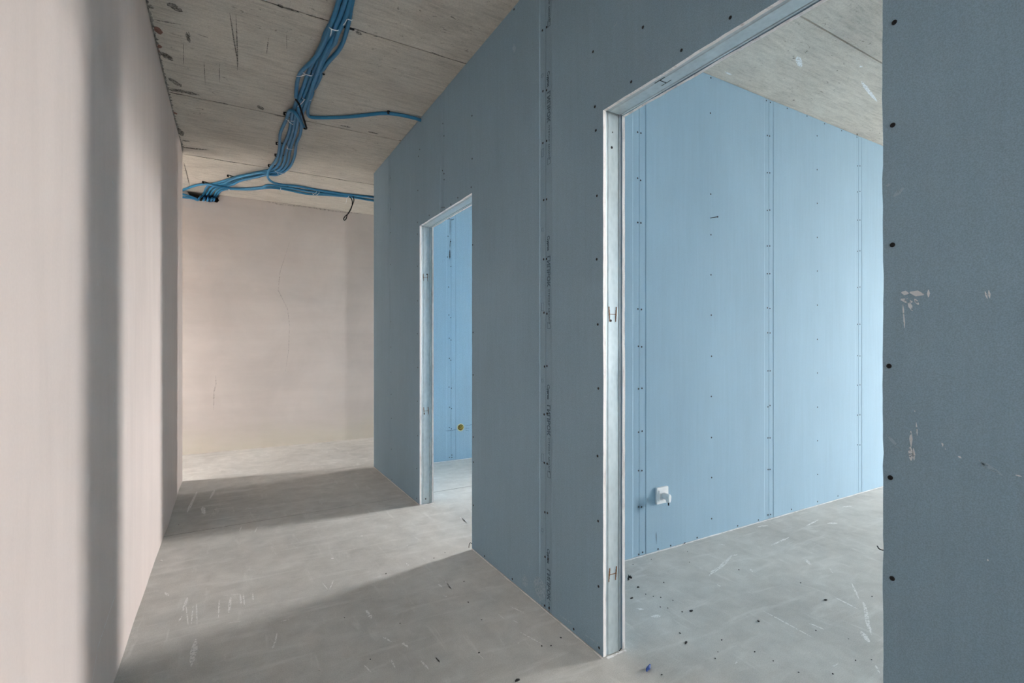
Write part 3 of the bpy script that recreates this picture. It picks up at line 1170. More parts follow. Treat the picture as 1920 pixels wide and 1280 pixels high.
for (a, b, c, lab) in (((80, 520), (230, 565), (345, 625), 'upper of two short blue conduits coming from behind the left wall into the hole'),
                       ((80, 572), (230, 588), (350, 632), 'lower of two short blue conduits coming from behind the left wall into the hole')):
    q = []
    for (u, v), yy in ((a, YF - 0.05), (b, YF - 0.04), (c, YF + 0.01)):
        uu, vv = 335 + u / 9.6, 310 + v / 9.6
        q.append(at(uu, vv, 'y', yy))
    pre = [q[0] + (q[0] - q[1]) * 4 + Vector((0, 0, 0.0))]
    pts3 = pre + q + [q[-1] + Vector((0.02, 0.12, -0.01))]
    RUNS.append([lab, smooth_path(pts3, 6)])
lay_conduits()
A_path, L_path = RUNS[A_][1], RUNS[L_][1]

# black cord joining the two open conduit ends
e1, e2 = A_path[-1], L_path[0]
dn = at(574.5, 241, 'z', Z1 - 0.055)
sm = smooth_path([e1 + Vector((0, -0.02, 0.0)), e1 + Vector((0.005, 0.03, -0.004)), at(561, 196, 'z', Z1 - 0.03), at(568, 218, 'z', Z1 - 0.05), at(573.5, 236, 'z', Z1 - 0.058), dn,
                  at(571, 241, 'z', Z1 - 0.045), e2, e2 + (L_path[1] - L_path[0]) * 0.8], 6)
o = MB().tube(sm, 0.0064, 8).build('cord', M['black'], None, True)
rebase(o, sm[0])
tag(o, 'short black cord looping between two open blue conduit ends on the ceiling', 'cord')
# thin black cord hanging by the far wall
YC = at(655, 367, 'z', Z0).y - 0.01
cp = [(1440, 515), (1475, 545), (1488, 610), (1476, 690), (1430, 780), (1375, 828), (1346, 872), (1360, 897), (1388, 872), (1408, 805), (1450, 735), (1500, 620), (1516, 560), (1500, 515)]
sm = smooth_path([at(490 + a / 8.727, 310 + b / 8.727, 'y', YC - (0.006 if i > 6 else 0)) for i, (a, b) in enumerate(cp)], 6)
o = MB().tube(sm, 0.0050, 8).build('cord', M['black'], None, True)
rebase(o, sm[0])
tag(o, 'thin black cord hanging in a long loop from the conduits by the far wall', 'cord')


# ---- cable ties
def cable_tie(u, v, dirpx, half, tailpx, label, low=True, layers=1):
    c = at(u, v, 'z', Z0)
    d = at(u + dirpx[0], v + dirpx[1], 'z', Z0) - c
    d.z = 0
    d.normalize()
    s = Vector((d.y, -d.x, 0))
    root = empty('cable_tie', (c.x, c.y, c.z))
    hh = R * 1.12 * layers
    zc = -(layers - 1) * R * 0.95
    m = MB()
    n = 20
    ring = []
    for k in range(n):
        a = 2 * math.pi * k / n
        ca, sa = math.cos(a), math.sin(a)
        e = 0.55
        x = math.copysign(abs(ca) ** e, ca) * half
        z = math.copysign(abs(sa) ** e, sa) * hh + zc
        ring.append((x, z))
    bw = 0.0024
    for k in range(n):
        (x0, zz0), (x1, zz1) = ring[k], ring[(k + 1) % n]
        f = 1.0 + 0.0012 / max(half, 0.01)
        P = lambda x, z, w, o_: s * (x * (f if o_ else 1)) + d * w + Vector((0, 0, z * (1.09 if o_ else 1)))
        m.quad([P(x0, zz0, -bw, 1), P(x1, zz1, -bw, 1), P(x1, zz1, bw, 1), P(x0, zz0, bw, 1)])
        m.quad([P(x0, zz0, -bw, 0), P(x0, zz0, bw, 0), P(x1, zz1, bw, 0), P(x1, zz1, -bw, 0)])
        m.quad([P(x0, zz0, bw, 1), P(x1, zz1, bw, 1), P(x1, zz1, bw, 0), P(x0, zz0, bw, 0)])
        m.quad([P(x0, zz0, -bw, 1), P(x0, zz0, -bw, 0), P(x1, zz1, -bw, 0), P(x1, zz1, -bw, 1)])
    m.build('strap', M['tie'], root)
    hz = zc - hh * 1.09 - 0.001
    h = MB()
    hx = -half * 0.45
    h.box((-0.003, -0.003, -0.003), (0.003, 0.003, 0.002))
    ho = h.build('lock_head', M['tie'], root)
    ho.location = s * hx + Vector((0, 0, hz))
    if tailpx:
        t0 = c + s * hx + Vector((0, 0, hz - 0.001))
        t1 = at(u + tailpx[0], v + tailpx[1], 'z', c.z + hz - 0.012)
        mid = (t0 + t1) / 2 + Vector((0, 0, -0.004))
        pts = smooth_path([t0 - c, mid - c, t1 - c], 5)
        tm_ = MB()
        tm_.tube(pts, [0.0023] * (len(pts) - 2) + [0.0018, 0.0009], 6)
        tm_.build('tail', M['tie'], root)
    return tag(root, label, 'cable tie', 'white cable ties on the blue conduits')


cable_tie(626, 42, (-10, 28), 0.026, (-7, 26), 'white cable tie with a long tail on the nearest left pair of ceiling conduits', layers=2)
cable_tie(654, 26, (-8, 24), 0.022, (-11, 22), 'white cable tie high on the nearest right pair of ceiling conduits', layers=1.6)
cable_tie(577, 131, (-10, 14), 0.030, (-22, 12), 'white cable tie just above the conduit that stops short', layers=1.7)
cable_tie(575, 182, (-6, 20), 0.030, (-17, 18), 'white cable tie beside the end of the short conduit with the black cord', layers=1.2)
cable_tie(544, 222, (-5, 14), 0.028, (6, 12), 'white cable tie just below the folded conduit loop', layers=1.15)
cable_tie(544, 276, (-3, 14), 0.032, (-6, -3), 'white cable tie on the middle strands below the loop', layers=1.1)
cable_tie(525, 321, (-14, 6), 0.050, (-3, 7), 'white cable tie at the bend where the strands turn left', layers=1.15)
cable_tie(461, 334, (-20, 6), 0.050, (4, 6), 'white cable tie midway along the strands heading left', layers=1.1)
cable_tie(429, 351, (-20, -2), 0.045, (1, 7), 'white cable tie where the crossing conduit meets the strands', layers=1.3)
cable_tie(525.5, 353, (20, 3), 0.040, (2, 6), 'white cable tie under the curved turn of the far bundle', layers=1.2)
cable_tie(590, 360, (20, 4), 0.060, None, 'left one of two close white cable ties on the far bundle', layers=1.15)
cable_tie(595.5, 361.5, (20, 4), 0.050, (-1, 6), 'right one of two close white cable ties on the far bundle', layers=1.15)
cable_tie(651.5, 367.5, (20, 4), 0.040, (-3, 14), 'white cable tie with a tail beside the thin hanging cord', layers=1.15)


# ---- black ceiling clips
def clip(u, v, dirpx, half, label, single=False):
    c = at(u, v, 'z', ZC - 0.004)
    d = at(u + dirpx[0], v + dirpx[1], 'z', ZC - 0.004) - c
    d.z = 0
    d.normalize()
    s = Vector((d.y, -d.x, 0))
    root = empty('conduit_clip', (c.x, c.y, ZC))
    ang = math.atan2(s.y, s.x)
    root.rotation_euler = (0, 0, ang)
    m = MB()
    m.box((-half, -0.009, -0.0022), (half, 0.009, -0.0002))
    m.build('base_strip', M['black'], root)
    h = MB()
    w = 0.007
    pr = [(-half + 0.004, -0.0005), (-half - 0.009, -0.0005), (-half - 0.009, -0.017), (-half - 0.005, -0.022), (-half + 0.006, -0.022), (-half + 0.006, -0.018), (-half + 0.001, -0.016), (-half - 0.001, -0.006)]
    for yy in (-w, w):
        h.quad([(x, yy, z) for x, z in pr])
    for a, b in zip(pr, pr[1:] + pr[:1]):
        h.quad([(a[0], -w, a[1]), (b[0], -w, b[1]), (b[0], w, b[1]), (a[0], w, a[1])])
    h.build('hook', M['black'], root)
    return tag(root, label, 'clip', 'black clips fixing the conduits to the ceiling')


clip(651, 53, (-8, 28), 0.036, 'black conduit clip nearest the camera, right of the thick bundle')
clip(598, 137, (-12, 14), 0.036, 'black conduit clip right of the bundle, next below the nearest one')
clip(545, 214, (-5, 14), 0.040, 'black conduit clip on the joint beside the folded loop')
clip(528, 269, (-2, 14), 0.036, 'black conduit clip left of the strands, first below the loop')
clip(526, 291, (-4, 10), 0.040, 'black conduit clip left of the strands, second below the loop')
clip(514, 311, (-6, 8), 0.045, 'black conduit clip at the inside of the ceiling bend')
clip(436, 331, (-20, 5), 0.045, 'black conduit clip above the strands heading left')
clip(388, 343, (-20, 2), 0.045, 'black conduit clip above the strands where they drop into the hole')
clip(539, 348, (-20, -3), 0.030, 'black conduit clip above the far bundle beside its curved turn')
clip(661, 367, (-20, -3), 0.026, 'black conduit clip above the hanging cord at the far wall')
clip(729.5, 211, (-20, 0), 0.018, 'black conduit clip on the single conduit branching to the partition')

# ------------------------------------------------------------------ socket with plug
def rounded_slab(m, w, h, d0, d1, r, cx=0, cz=0, seg=4, inset=0.0):
    def loop(y, q):
        out = []
        for sx, sz, a0 in ((1, 1, 0), (-1, 1, 90), (-1, -1, 180), (1, -1, 270)):
            for k in range(seg + 1):
                a = math.radians(a0 + 90 * k / seg)
                out.append((cx + sx * (w / 2 - r) + (r - q) * math.cos(a), y, cz + sz * (h / 2 - r) + (r - q) * math.sin(a)))
        return out
    L = [loop(d0, 0), loop(d1 + 0.002, 0), loop(d1, 0.002 + inset)]
    ids = []
    for lp in L:
        ids.append(len(m.v))
        m.v += lp
    n = len(L[0])
    for a, b in zip(ids, ids[1:]):
        for k in range(n):
            m.f.append((a + k, a + (k + 1) % n, b + (k + 1) % n, b + k))
            m.mi.append(0)
    m.f.append(tuple(ids[-1] + k for k in range(n)))
    m.mi.append(0)
    m.f.append(tuple(ids[0] + k for k in reversed(range(n))))
    m.mi.append(0)


c = (at(1228, 914, 'y', YR1) + at(1251, 940, 'y', YR1)) / 2
S = empty('wall_socket', (c.x, YR1 - 0.001, c.z))
m = MB()
rounded_slab(m, 0.096, 0.096, 0.0, -0.012, 0.008)
m.build('socket_frame', M['white'], S)
m = MB()
rounded_slab(m, 0.066, 0.066, -0.011, -0.0165, 0.006)
m.build('socket_insert', M['white'], S)
tag(S, 'white square power socket low on the pale blue wall', 'socket')
Pg = empty('power_plug', (c.x + 0.004, YR1 - 0.0178, c.z - 0.002))
m = MB()
ry = [(0.0, 0.0185), (-0.004, 0.0195), (-0.020, 0.0185), (-0.026, 0.014)]
m.tube([(0, y, 0) for y, r_ in ry], [r_ for y, r_ in ry], 18)
m.build('plug_base', M['white'], Pg, True)
g1 = MB()
prof = [(-0.009, 0.019), (0.009, 0.019), (0.0155, 0.006), (0.013, -0.020), (0.006, -0.033), (-0.006, -0.033), (-0.013, -0.020), (-0.0155, 0.006)]
y0_, y1_ = -0.024, -0.046
n = len(prof)
g1.v = [(x, y0_, z) for x, z in prof] + [(x * 0.8, y1_, z * 0.86) for x, z in prof]
g1.f = [tuple(range(n)), tuple(range(2 * n - 1, n - 1, -1))] + [(i, (i + 1) % n, n + (i + 1) % n, n + i) for i in range(n)]
g1.mi = [0] * len(g1.f)
go = g1.build('plug_grip', M['white'], Pg)
bv = go.modifiers.new('bevel', 'BEVEL')
bv.width = 0.003
bv.segments = 2
MB().tube([(0, -0.034, -0.030), (0, -0.035, -0.038), (0.0005, -0.035, -0.047)], 0.0038, 8).build('cut_cord', M['black'], Pg, True)
tag(Pg, 'white plug with a cut black cord stub pushed into the wall socket', 'plug')

# nail in the near room wall
p = at(1332, 408.5, 'y', YR1)
q = at(1345.5, 406.3, 'y', YR1 - 0.055)
nl = MB()
nl.tube([p + Vector((0, 0.004, 0)), q], 0.0022, 8)
d = (q - p).normalized()
nl.tube([q - d * 0.0005, q + d * 0.0018], 0.005, 10)
o = nl.build('nail', M['screw'])
rebase(o, p)
tag(o, 'dark nail sticking out of the pale blue wall above eye level', 'nail')

# round flush box with loose wires in the far room wall
c = at(863.5, 801, 'y', YR2)
JBX = empty('junction_box', (c.x, YR2 - 0.0005, c.z))
m = MB()
n = 20
rr = [(0.040, 0.0), (0.040, -0.003), (0.034, -0.0035), (0.032, -0.001)]
ids = []
for r_, y in rr:
    ids.append(len(m.v))
    m.v += [(r_ * math.cos(2 * math.pi * k / n), y, r_ * math.sin(2 * math.pi * k / n)) for k in range(n)]
for a, b in zip(ids, ids[1:]):
    for k in range(n):
        m.f.append((a + k, a + (k + 1) % n, b + (k + 1) % n, b + k))
        m.mi.append(0)
m.build('box_rim', M['box'], JBX)
m = MB()
m.v = [(0.033 * math.cos(2 * math.pi * k / n), -0.0008, 0.033 * math.sin(2 * math.pi * k / n)) for k in range(n)]
m.f = [tuple(range(n))]
m.mi = [0]
m.build('cavity_shade', M['boxdark'], JBX)  # flat disc, the hollow's shade is put into its dark colour
rnd = random.Random(5)
for k in range(7):
    a = rnd.uniform(0, 6.28)
    b = a + rnd.uniform(1.5, 3.2)
    P0 = Vector((0.026 * math.cos(a), -0.001, 0.026 * math.sin(a)))
    P2 = Vector((0.022 * math.cos(b), -0.004, 0.022 * math.sin(b)))
    P1 = (P0 + P2) / 2 + Vector((rnd.uniform(-0.008, 0.008), -0.012, rnd.uniform(-0.008, 0.008)))
    MB().tube(smooth_path([P0, P1, P2], 5), 0.0028, 6).build('wire', M['copper'] if k % 2 else M['yellowwire'], JBX, True)
tag(JBX, 'round yellowish flush box with loose wires low on the far room wall', 'junction box')


# ------------------------------------------------------------------ plaster smears, scratches, dust
def ribbon(m, pts, width, normal, lift, taper=True):
    P = [Vector(p) for p in pts]
    if len(P) == 1:
        P = [P[0] - Vector((width / 2, width / 2, 0)), P[0] + Vector((width / 2, width / 2, 0))]
    sm = []
    for a, b in zip(P, P[1:]):
        kk = max(2, min(10, int((b - a).length / 0.012)))
        sm += [a.lerp(b, t / kk) for t in range(kk)]
    sm.append(P[-1])
    n = len(sm)
    L, Rr = [], []
    sd = random.uniform(0, 50)
    for i, p in enumerate(sm):
        t = (sm[min(i + 1, n - 1)] - sm[max(i - 1, 0)]).normalized()
        s = t.cross(normal).normalized()
        w = width * 0.5 * (0.55 + 0.45 * noise.noise((i * 0.8, sd, 0)) + 0.3)
        if taper:
            w *= min(1.0, 0.25 + 3.0 * min(i, n - 1 - i) / max(n - 1, 1))
        L.append(p + s * w + normal * lift)
        Rr.append(p - s * w + normal * lift)
    for i in range(n - 1):
        m.quad([L[i], L[i + 1], Rr[i + 1], Rr[i]])


UP, MX, MY, DN = Vector((0, 0, 1)), Vector((-1, 0, 0)), Vector((0, -1, 0)), Vector((0, 0, -1))
zf = lambda o, s: (lambda pts: [(o[0] + a / s, o[1] + b / s) for a, b in pts])
fA, fB, fC = zf((300, 780), 2.56), zf((800, 880), 3.2), zf((1140, 900), 3.37)
FLOOR_W = [  # (conv, points, width m)
    (fA, [(178, 362), (130, 462)], .022), (fA, [(262, 355), (240, 395)], .02), (fA, [(205, 435), (212, 470)], .03), (fA, [(160, 900), (150, 1000)], .006),
    (fA, [(175, 900), (178, 1000)], .006), (fA, [(125, 910), (135, 1000)], .006), (fA, [(285, 880), (280, 970)], .006), (fA, [(340, 868), (330, 945)], .012),
    (fA, [(385, 855), (390, 905)], .008), (fA, [(400, 855), (405, 905)], .008), (fA, [(445, 845), (448, 890)], .006), (fA, [(22, 845), (42, 862)], .012),
    (fA, [(110, 935), (132, 870)], .014), (fA, [(300, 862), (400, 852)], .004), (fA, [(310, 995), (400, 982)], .004), (fA, [(172, 1070), (150, 1200)], .022),
    (fA, [(562, 1040), (552, 1085), (540, 1115)], .008), (fA, [(536, 1108), (552, 1104)], .014), (fA, [(780, 800), (805, 832)], .005), (fA, [(815, 830), (832, 788)], .006),
    (fA, [(1182, 706), (1194, 716)], .014), (fA, [(1180, 622), (1190, 618)], .012), (fA, [(962, 575), (976, 574)], .02), (fA, [(990, 930), (1015, 970)], .016),
    (fA, [(1335, 805), (1352, 820)], .012), (fA, [(1370, 790), (1405, 838)], .008), (fA, [(1360, 860), (1378, 866)], .014), (fA, [(1160, 1085), (1195, 1110)], .014),
    (fA, [(1250, 1170), (1290, 1215)], .008), (fA, [(980, 1195), (1012, 1228)], .006), (fA, [(1070, 1060), (1112, 1082)], .01), (fA, [(405, 447), (445, 440)], .012),
    (fA, [(382, 552), (392, 528)], .008), (fA, [(455, 558), (468, 530)], .008), (fA, [(1450, 490), (1472, 515)], .012), (fA, [(820, 682), (836, 682)], .016),
    (fA, [(90, 985), (105, 960)], .008), (fA, [(580, 985), (620, 975)], .006), (fA, [(1110, 1170), (1130, 1210)], .006), (fA, [(1320, 1155), (1350, 1185)], .008),
    (fB, [(500, 820), (590, 862)], .006), (fB, [(560, 975), (690, 1045)], .008), (fB, [(430, 868), (465, 895)], .006), (fB, [(112, 672), (150, 722)], .008),
    (fB, [(520, 905), (560, 925)], .008), (fB, [(50, 1125), (85, 1160)], .006), (fB, [(310, 1105), (345, 1140)], .004), (fB, [(200, 285), (240, 320)], .014),
    (fC, [(640, 605), (660, 580), (715, 545), (785, 472)], .022), (fC, [(690, 658), (712, 672)], .012), (fC, [(1250, 500), (1278, 535)], .022), (fC, [(1268, 905), (1300, 915), (1365, 942)], .012),
    (fC, [(1610, 765), (1625, 800), (1640, 900), (1665, 975)], .018), (fC, [(1540, 650), (1585, 750)], .01), (fC, [(1435, 740), (1575, 812)], .012), (fC, [(980, 825), (1130, 905), (1290, 992)], .008),
    (fC, [(800, 1162), (825, 1140)], .006), (fC, [(1030, 412), (1145, 360)], .014), (fC, [(1255, 288), (1330, 250)], .014), (fC, [(272, 862), (335, 856)], .022), (fC, [(180, 812), (228, 815)], .02),
    (fC, [(1415, 1178), (1455, 1158)], .006), (fC, [(1690, 1168), (1718, 1222)], .008), (fC, [(1385, 275), (1450, 270)], .03), (fC, [(790, 475), (818, 470)], .012), (fC, [(700, 402), (740, 410)], .012),
    (fC, [(945, 295), (1010, 285)], .02), (fC, [(1480, 170), (1540, 162)], .03), (fC, [(1400, 555), (1422, 588)], .006), (fC, [(1600, 955), (1650, 1025)], .02), (fC, [(900, 560), (915, 580)], .014)]
m = MB()
for cv, pts, w in FLOOR_W:
    ribbon(m, [at(u, v, 'z', 0) for u, v in cv(pts)], w, UP, 0.0003)
o = m.build('plaster_smears', M['floorsmear'], fl)
o['kind'] = 'stuff'
# dust lying along the foot of the boards and in the doorways
m = MB()


def dust_line(a, b, w, nrm):
    a, b = Vector(a), Vector(b)
    n = max(4, int((b - a).length / 0.02))
    pr = None
    for i in range(n + 1):
        p = a.lerp(b, i / n)
        ww = w * (0.4 + 0.9 * abs(noise.noise((p.x * 14, p.y * 14, 0.5))) + 0.3 * noise.noise((p.x * 50, p.y * 50, 1.5)))
        q = (p + Vector((0, 0, 0.002 + 0.003 * abs(noise.noise((p.x * 9, p.y * 9, 3.5))))), p + Vector(nrm) * ww + Vector((0, 0, 0.0007)))
        if pr:
            m.quad([pr[0], q[0], q[1], pr[1]])
        pr = q


dust_line((XB, YR1, 0), (X_OUT - 0.3, YR1, 0), 0.011, (0, -1, 0))
dust_line((XB, YR2, 0), (3.5, YR2, 0), 0.020, (0, -1, 0))
dust_line((XP, D1[1], 0), (XP, D2[0], 0), 0.006, (-1, 0, 0))
dust_line((XP, D2[1], 0), (XP, YEND, 0), 0.005, (-1, 0, 0))
dust_line((XP + BT, D1[1] - 0.001, 0), (XB, D1[1] - 0.001, 0), 0.012, (0, -1, 0))
dust_line((XP, D2[1] - 0.001, 0), (XB, D2[1] - 0.001, 0), 0.008, (0, -1, 0))
o = m.build('dust_line', M['gypsum'], fl)
o['kind'] = 'stuff'

# on the boards
zp, zq = zf((1600, 0), 2), zf((1600, 640), 2)
m = MB()
for cv, pts, w in ((zp, [(212, 1096), (265, 1104)], .014), (zp, [(180, 1096), (208, 1100)], .010), (zp, [(178, 1122), (222, 1132)], .015), (zp, [(282, 1086), (282, 1114)], .006),
                   (zp, [(494, 1092), (503, 1120)], .004), (zp, [(508, 1088), (512, 1118)], .004), (zp, [(230, 1120), (245, 1142)], .008), (zp, [(205, 1128), (222, 1165)], .008), (zp, [(186, 1140), (193, 1230)], .003),
                   (zq, [(214, 395), (217, 446)], .012), (zq, [(216, 335), (217, 395)], .006), (zq, [(236, 303), (240, 352)], .003), (zq, [(228, 260), (233, 262)], .003), (zq, [(226, 400), (228, 445)], .005),
                   (zq, [(330, 375), (346, 405)], .004), (zq, [(393, 430), (406, 437)], .004), (zq, [(608, 500), (632, 506)], .005), (zq, [(504, 815), (505, 823)], .003)):
    ribbon(m, [at(u, v, 'x', XP) for u, v in cv(pts)], w, MX, 0.0004)
bN = [b for (r_, b) in front_boards if r_[0] < 0.4 < r_[1]][0]
o = m.build('plaster_smears', M['smear'], bN)
o['kind'] = 'stuff'
m = MB()
for cv, pts, w in ((zp, [(150, 738), (190, 704)], .012), (zq, [(470, 445), (560, 502)], .008), (zq, [(125, 348), (182, 412)], .008), (zq, [(478, 452), (498, 476)], .006), (zp, [(120, 698), (140, 690)], .008)):
    ribbon(m, [at(u, v, 'x', XP) for u, v in cv(pts)], w, MX, 0.0004)
o = m.build('faint_smears', M['smearfaint'], bN)
o['kind'] = 'stuff'
m = MB()
for cv, pts, w in ((fB, [(650, 650), (672, 700), (712, 765)], .20), (fB, [(575, 648), (605, 690)], .10), (fB, [(790, 868), (880, 932)], .014), (fB, [(940, 985), (1040, 1050)], .010), (fB, [(616, 540), (617, 590)], .008),
                   (fB, [(385, 490), (400, 530)], .014), (zf((0, 0), 1), [(962, 84), (966, 97)], .05), (zf((0, 0), 1), [(1152, 50), (1158, 40)], .02), (fB, [(846, 562), (849, 572)], .008), (fB, [(1001, 565), (1005, 572)], .008), (fB, [(790, 515), (794, 522)], .006)):
    ribbon(m, [at(u, v, 'x', XP) for u, v in cv(pts)], w * 0.6, MX, 0.0004)
o = m.build('faint_smears', M['smearfaint'], bA)
o['kind'] = 'stuff'
# left wall hairlines
m = MB()
zl0, zl1 = zf((0, 0), 2), zf((0, 640), 2)
for cv, pts in ((zl1, [(430, 955), (395, 1060), (368, 1140), (345, 1275)]), (zl1, [(430, 210), (425, 242)]), (zl0, [(420, 680), (428, 694)]), (zl0, [(478, 905), (482, 938)]), (zl0, [(366, 1055), (368, 1072)])):
    ribbon(m, [at(u, v, 'x', XL + 0.012) for u, v in cv(pts)], .003, Vector((1, 0, 0)), 0.0005, False)
o = m.build('pale_scratches', M['smear'], wl)
o['kind'] = 'stuff'
# ceiling: dark scratches and pale splashes
m = MB()
zc1 = zf((260, 0), 4.128)
for pts, w in (([(705, 100), (740, 330), (772, 500)], .007), ([(752, 110), (765, 400), (765, 545)], .007), ([(505, 480), (516, 655)], .005), ([(243, 255), (345, 285)], .006), ([(458, 264), (540, 292)], .006),
               ([(1145, 270), (1147, 380)], .004), ([(385, 245), (398, 285)], .008), ([(1005, 290), (990, 420)], .006), ([(625, 480), (625, 640)], .004), ([(345, 330), (348, 500)], .004), ([(110, 150), (330, 190)], .012)):
    ribbon(m, [at(u, v, 'z', ZC) for u, v in zc1(pts)], w, DN, 0.0006)
for pts, w in (([(230, 20), (330, 92)], .07), ([(62, 40), (120, 62)], .05), ([(205, 690), (330, 705), (470, 735)], .05), ([(925, 815), (960, 850)], .045), ([(1082, 30), (1112, 62)], .04),
               ([(295, 985), (340, 1050)], .06), ([(1680, 240), (1725, 268)], .03), ([(1560, 968), (1640, 986)], .03), ([(1775, 1018), (1855, 1036)], .03), ([(340, 1140), (540, 1160)], .04), ([(330, 1085), (400, 1095)], .03),
               ([(170, 400), (260, 470)], .05), ([(230, 600), (330, 670)], .05), ([(370, 250), (395, 330)], .02)):
    ribbon(m, [at(u, v, 'z', ZC) for u, v in zc1(pts)], w, DN, 0.0005)
zj = zf((330, 180), 4.8)
for pts, w in (([(70, 595), (125, 810)], .012),):
    ribbon(m, [at(u, v, 'z', ZC) for u, v in zj(pts)], w, DN, 0.0006)
# crumbled rims along the formwork joints
rnd = random.Random(11)
for jy in joints[2:7]:
    x = -0.34
    while x < 5.0:
        if noise.noise((x * 1.7, jy, 0)) > -0.05:
            L_ = rnd.uniform(0.02, 0.12)
            ribbon(m, [(x, jy + rnd.uniform(-0.012, 0.012), ZC), (x + L_, jy + rnd.uniform(-0.010, 0.010), ZC)], rnd.uniform(0.006, 0.022), DN, 0.0006)
        x += rnd.uniform(0.03, 0.16)
o = m.build('dark_scratches', M['scratch'], ce)
o['kind'] = 'stuff'
m = MB()
zr = zf((1100, 0), 3.2)
mb_ = MB()
for pts, w in (([(138, 205), (165, 265)], .045), ([(132, 335), (165, 372)], .045), ([(265, 862), (295, 885)], .03)):
    ribbon(mb_, [at(u, v, 'z', ZC) for u, v in zc1(pts)], w, DN, 0.0006)
mb_.build('brick_patch', mat_simple('red_brick_chip', (0.26, 0.15, 0.125, 1), 0.95, 0, 0.1, 0.4, 60), ce)['kind'] = 'stuff'
for pts, w in (([(1265, 338), (1275, 370), (1286, 402)], .035), ([(1648, 488), (1690, 545), (1742, 608)], .022), ([(1640, 395), (1652, 402)], .02), ([(830, 430), (870, 450)], .015)):
    ribbon(m, [at(u, v, 'z', ZC) for u, v in zr(pts)], w, DN, 0.0007)
o = m.build('pale_splashes', M['smear'], ce)
o['kind'] = 'stuff'
# far wall cracks
m = MB()
zw = zf((330, 360), 2.56)
for pts, w in (([(190, 880), (192, 920), (182, 960), (180, 1045)], .012), ([(545, 240), (500, 380), (490, 470), (535, 560), (545, 640), (540, 760), (525, 860)], .010), ([(400, 35), (500, 60), (620, 70), (760, 92), (945, 108)], .02)):
    ribbon(m, [at(u, v, 'y', YF) for u, v in zw(pts)], w, MY, 0.0006)
o = m.build('faint_cracks', mat_smear('crack_grime', (0.30, 0.26, 0.22, 1), 0.42, 0.62, 0.45, 40), wb)
o['kind'] = 'stuff'
# blue chalk strokes round the flush box, dark cut marks on the rooms' boards
m = MB()
zb = zf((835, 780), 32)
for pts, w in (([(20, 880), (400, 850), (720, 770)], .012), ([(1180, 580), (1430, 545), (1620, 480)], .008), ([(1170, 720), (1440, 720)], .008), ([(1170, 820), (1420, 880)], .006)):
    ribbon(m, [at(u, v, 'y', YR2) for u, v in zb(pts)], w, MY, 0.0005)
o = m.build('chalk_strokes', M['chalk'], w2_boards[0][1])
o['kind'] = 'stuff'
m = MB()
z4 = zf((760, 340), 6.4)
for pts, w in (([(538, 450), (536, 640)], .006), ([(540, 690), (535, 800)], .006), ([(533, 820), (533, 935)], .014)):
    ribbon(m, [at(u, v, 'y', YR2) for u, v in z4(pts)], w, MY, 0.0008)
o = m.build('dark_cuts', M['darkslot'], w2_boards[0][1])
o['kind'] = 'stuff'
m = MB()
ribbon(m, [at(u, v, 'y', YR1) for u, v in zf((1160, 600), 2.782)([(195, 1105), (196, 1168)])], .004, MY, 0.0008)
o = m.build('dark_cuts', M['darkslot'], w1_boards[1][1])
o['kind'] = 'stuff'


# ------------------------------------------------------------------ debris on the floor
def crumb_mesh(seed, s, flat=0.6, elong=1.0, spikes=False):
    rnd = random.Random(seed)
    bm = bmesh.new()
    bmesh.ops.create_icosphere(bm, subdivisions=1, radius=s)
    for v in bm.verts:
        k = rnd.uniform(0.6, 1.25)
        v.co = Vector((v.co.x * k * elong, v.co.y * k, max(v.co.z * k * flat, -s * 0.3)))
    zmin = min(v.co.z for v in bm.verts)
    for v in bm.verts:
        v.co.z -= zmin
    me = bpy.data.meshes.new('crumb')
    bm.to_mesh(me)
    bm.free()
    return me


def crumb(u, v, s, seed, label, mat='crumb', elong=1.0, rot=0.0, group=None, name='crumb', flat=0.6):
    me = crumb_mesh(seed, s * 0.72, flat, elong)
    me.materials.append(M[mat])
    o = link(name, me)
    p = at(u, v, 'z', 0)
    o.location = (p.x, p.y, 0.0004)
    o.rotation_euler = (0, 0, rot)
    return tag(o, label, 'crumb', group, 'thing')


# twisted dark shred (largest)
p = at(1181, 1086, 'z', 0)
m = MB()
m.tube(smooth_path([(-0.012, 0, 0.004), (0.0, 0.006, 0.012), (0.012, -0.002, 0.005)], 4), [0.004] * 4 + [0.006] * 4 + [0.003], 6)
m.tube([(0.0, 0.002, 0.008), (-0.008, 0.004, 0.026)], [0.003, 0.001], 5)
m.tube([(0.003, 0.002, 0.008), (0.002, -0.002, 0.022)], [0.003, 0.001], 5)
m.tube([(-0.006, 0, 0.004), (-0.02, -0.006, 0.0022)], [0.003, 0.0015], 5)
o = m.build('shred', M['crumb'])
o.location = (p.x, p.y, 0.0)
tag(o, 'largest dark shred of debris on the floor just inside the near doorway', 'shred', None, 'thing')
crumb(1196.4, 1101.2, 0.0085, 2, 'dark two-lobed crumb behind the largest shred by the near doorway', elong=1.4, rot=0.3)
crumb(1184, 1121.7, 0.0085, 3, 'dark splayed crumb closest to the doorway post on the room floor', elong=1.5)
crumb(1283, 1018.5, 0.012, 4, 'dark crumb lying against the foot of the pale blue wall')
crumb(1296, 1145.5, 0.0085, 5, 'dark flat flake in the scatter right of the doorway post', elong=1.6)
crumb(1422, 1165, 0.0085, 6, 'dark crumb in the middle of the near room floor', elong=1.5, rot=0.5)
crumb(1548, 1125, 0.0095, 7, 'elongated dark flake on the right half of the room floor', elong=2.0, rot=-0.5)
crumb(1286, 1205, 0.008, 8, 'dark wisp of debris in front of the pale dusty patch', elong=2.4, rot=0.6, flat=0.3)
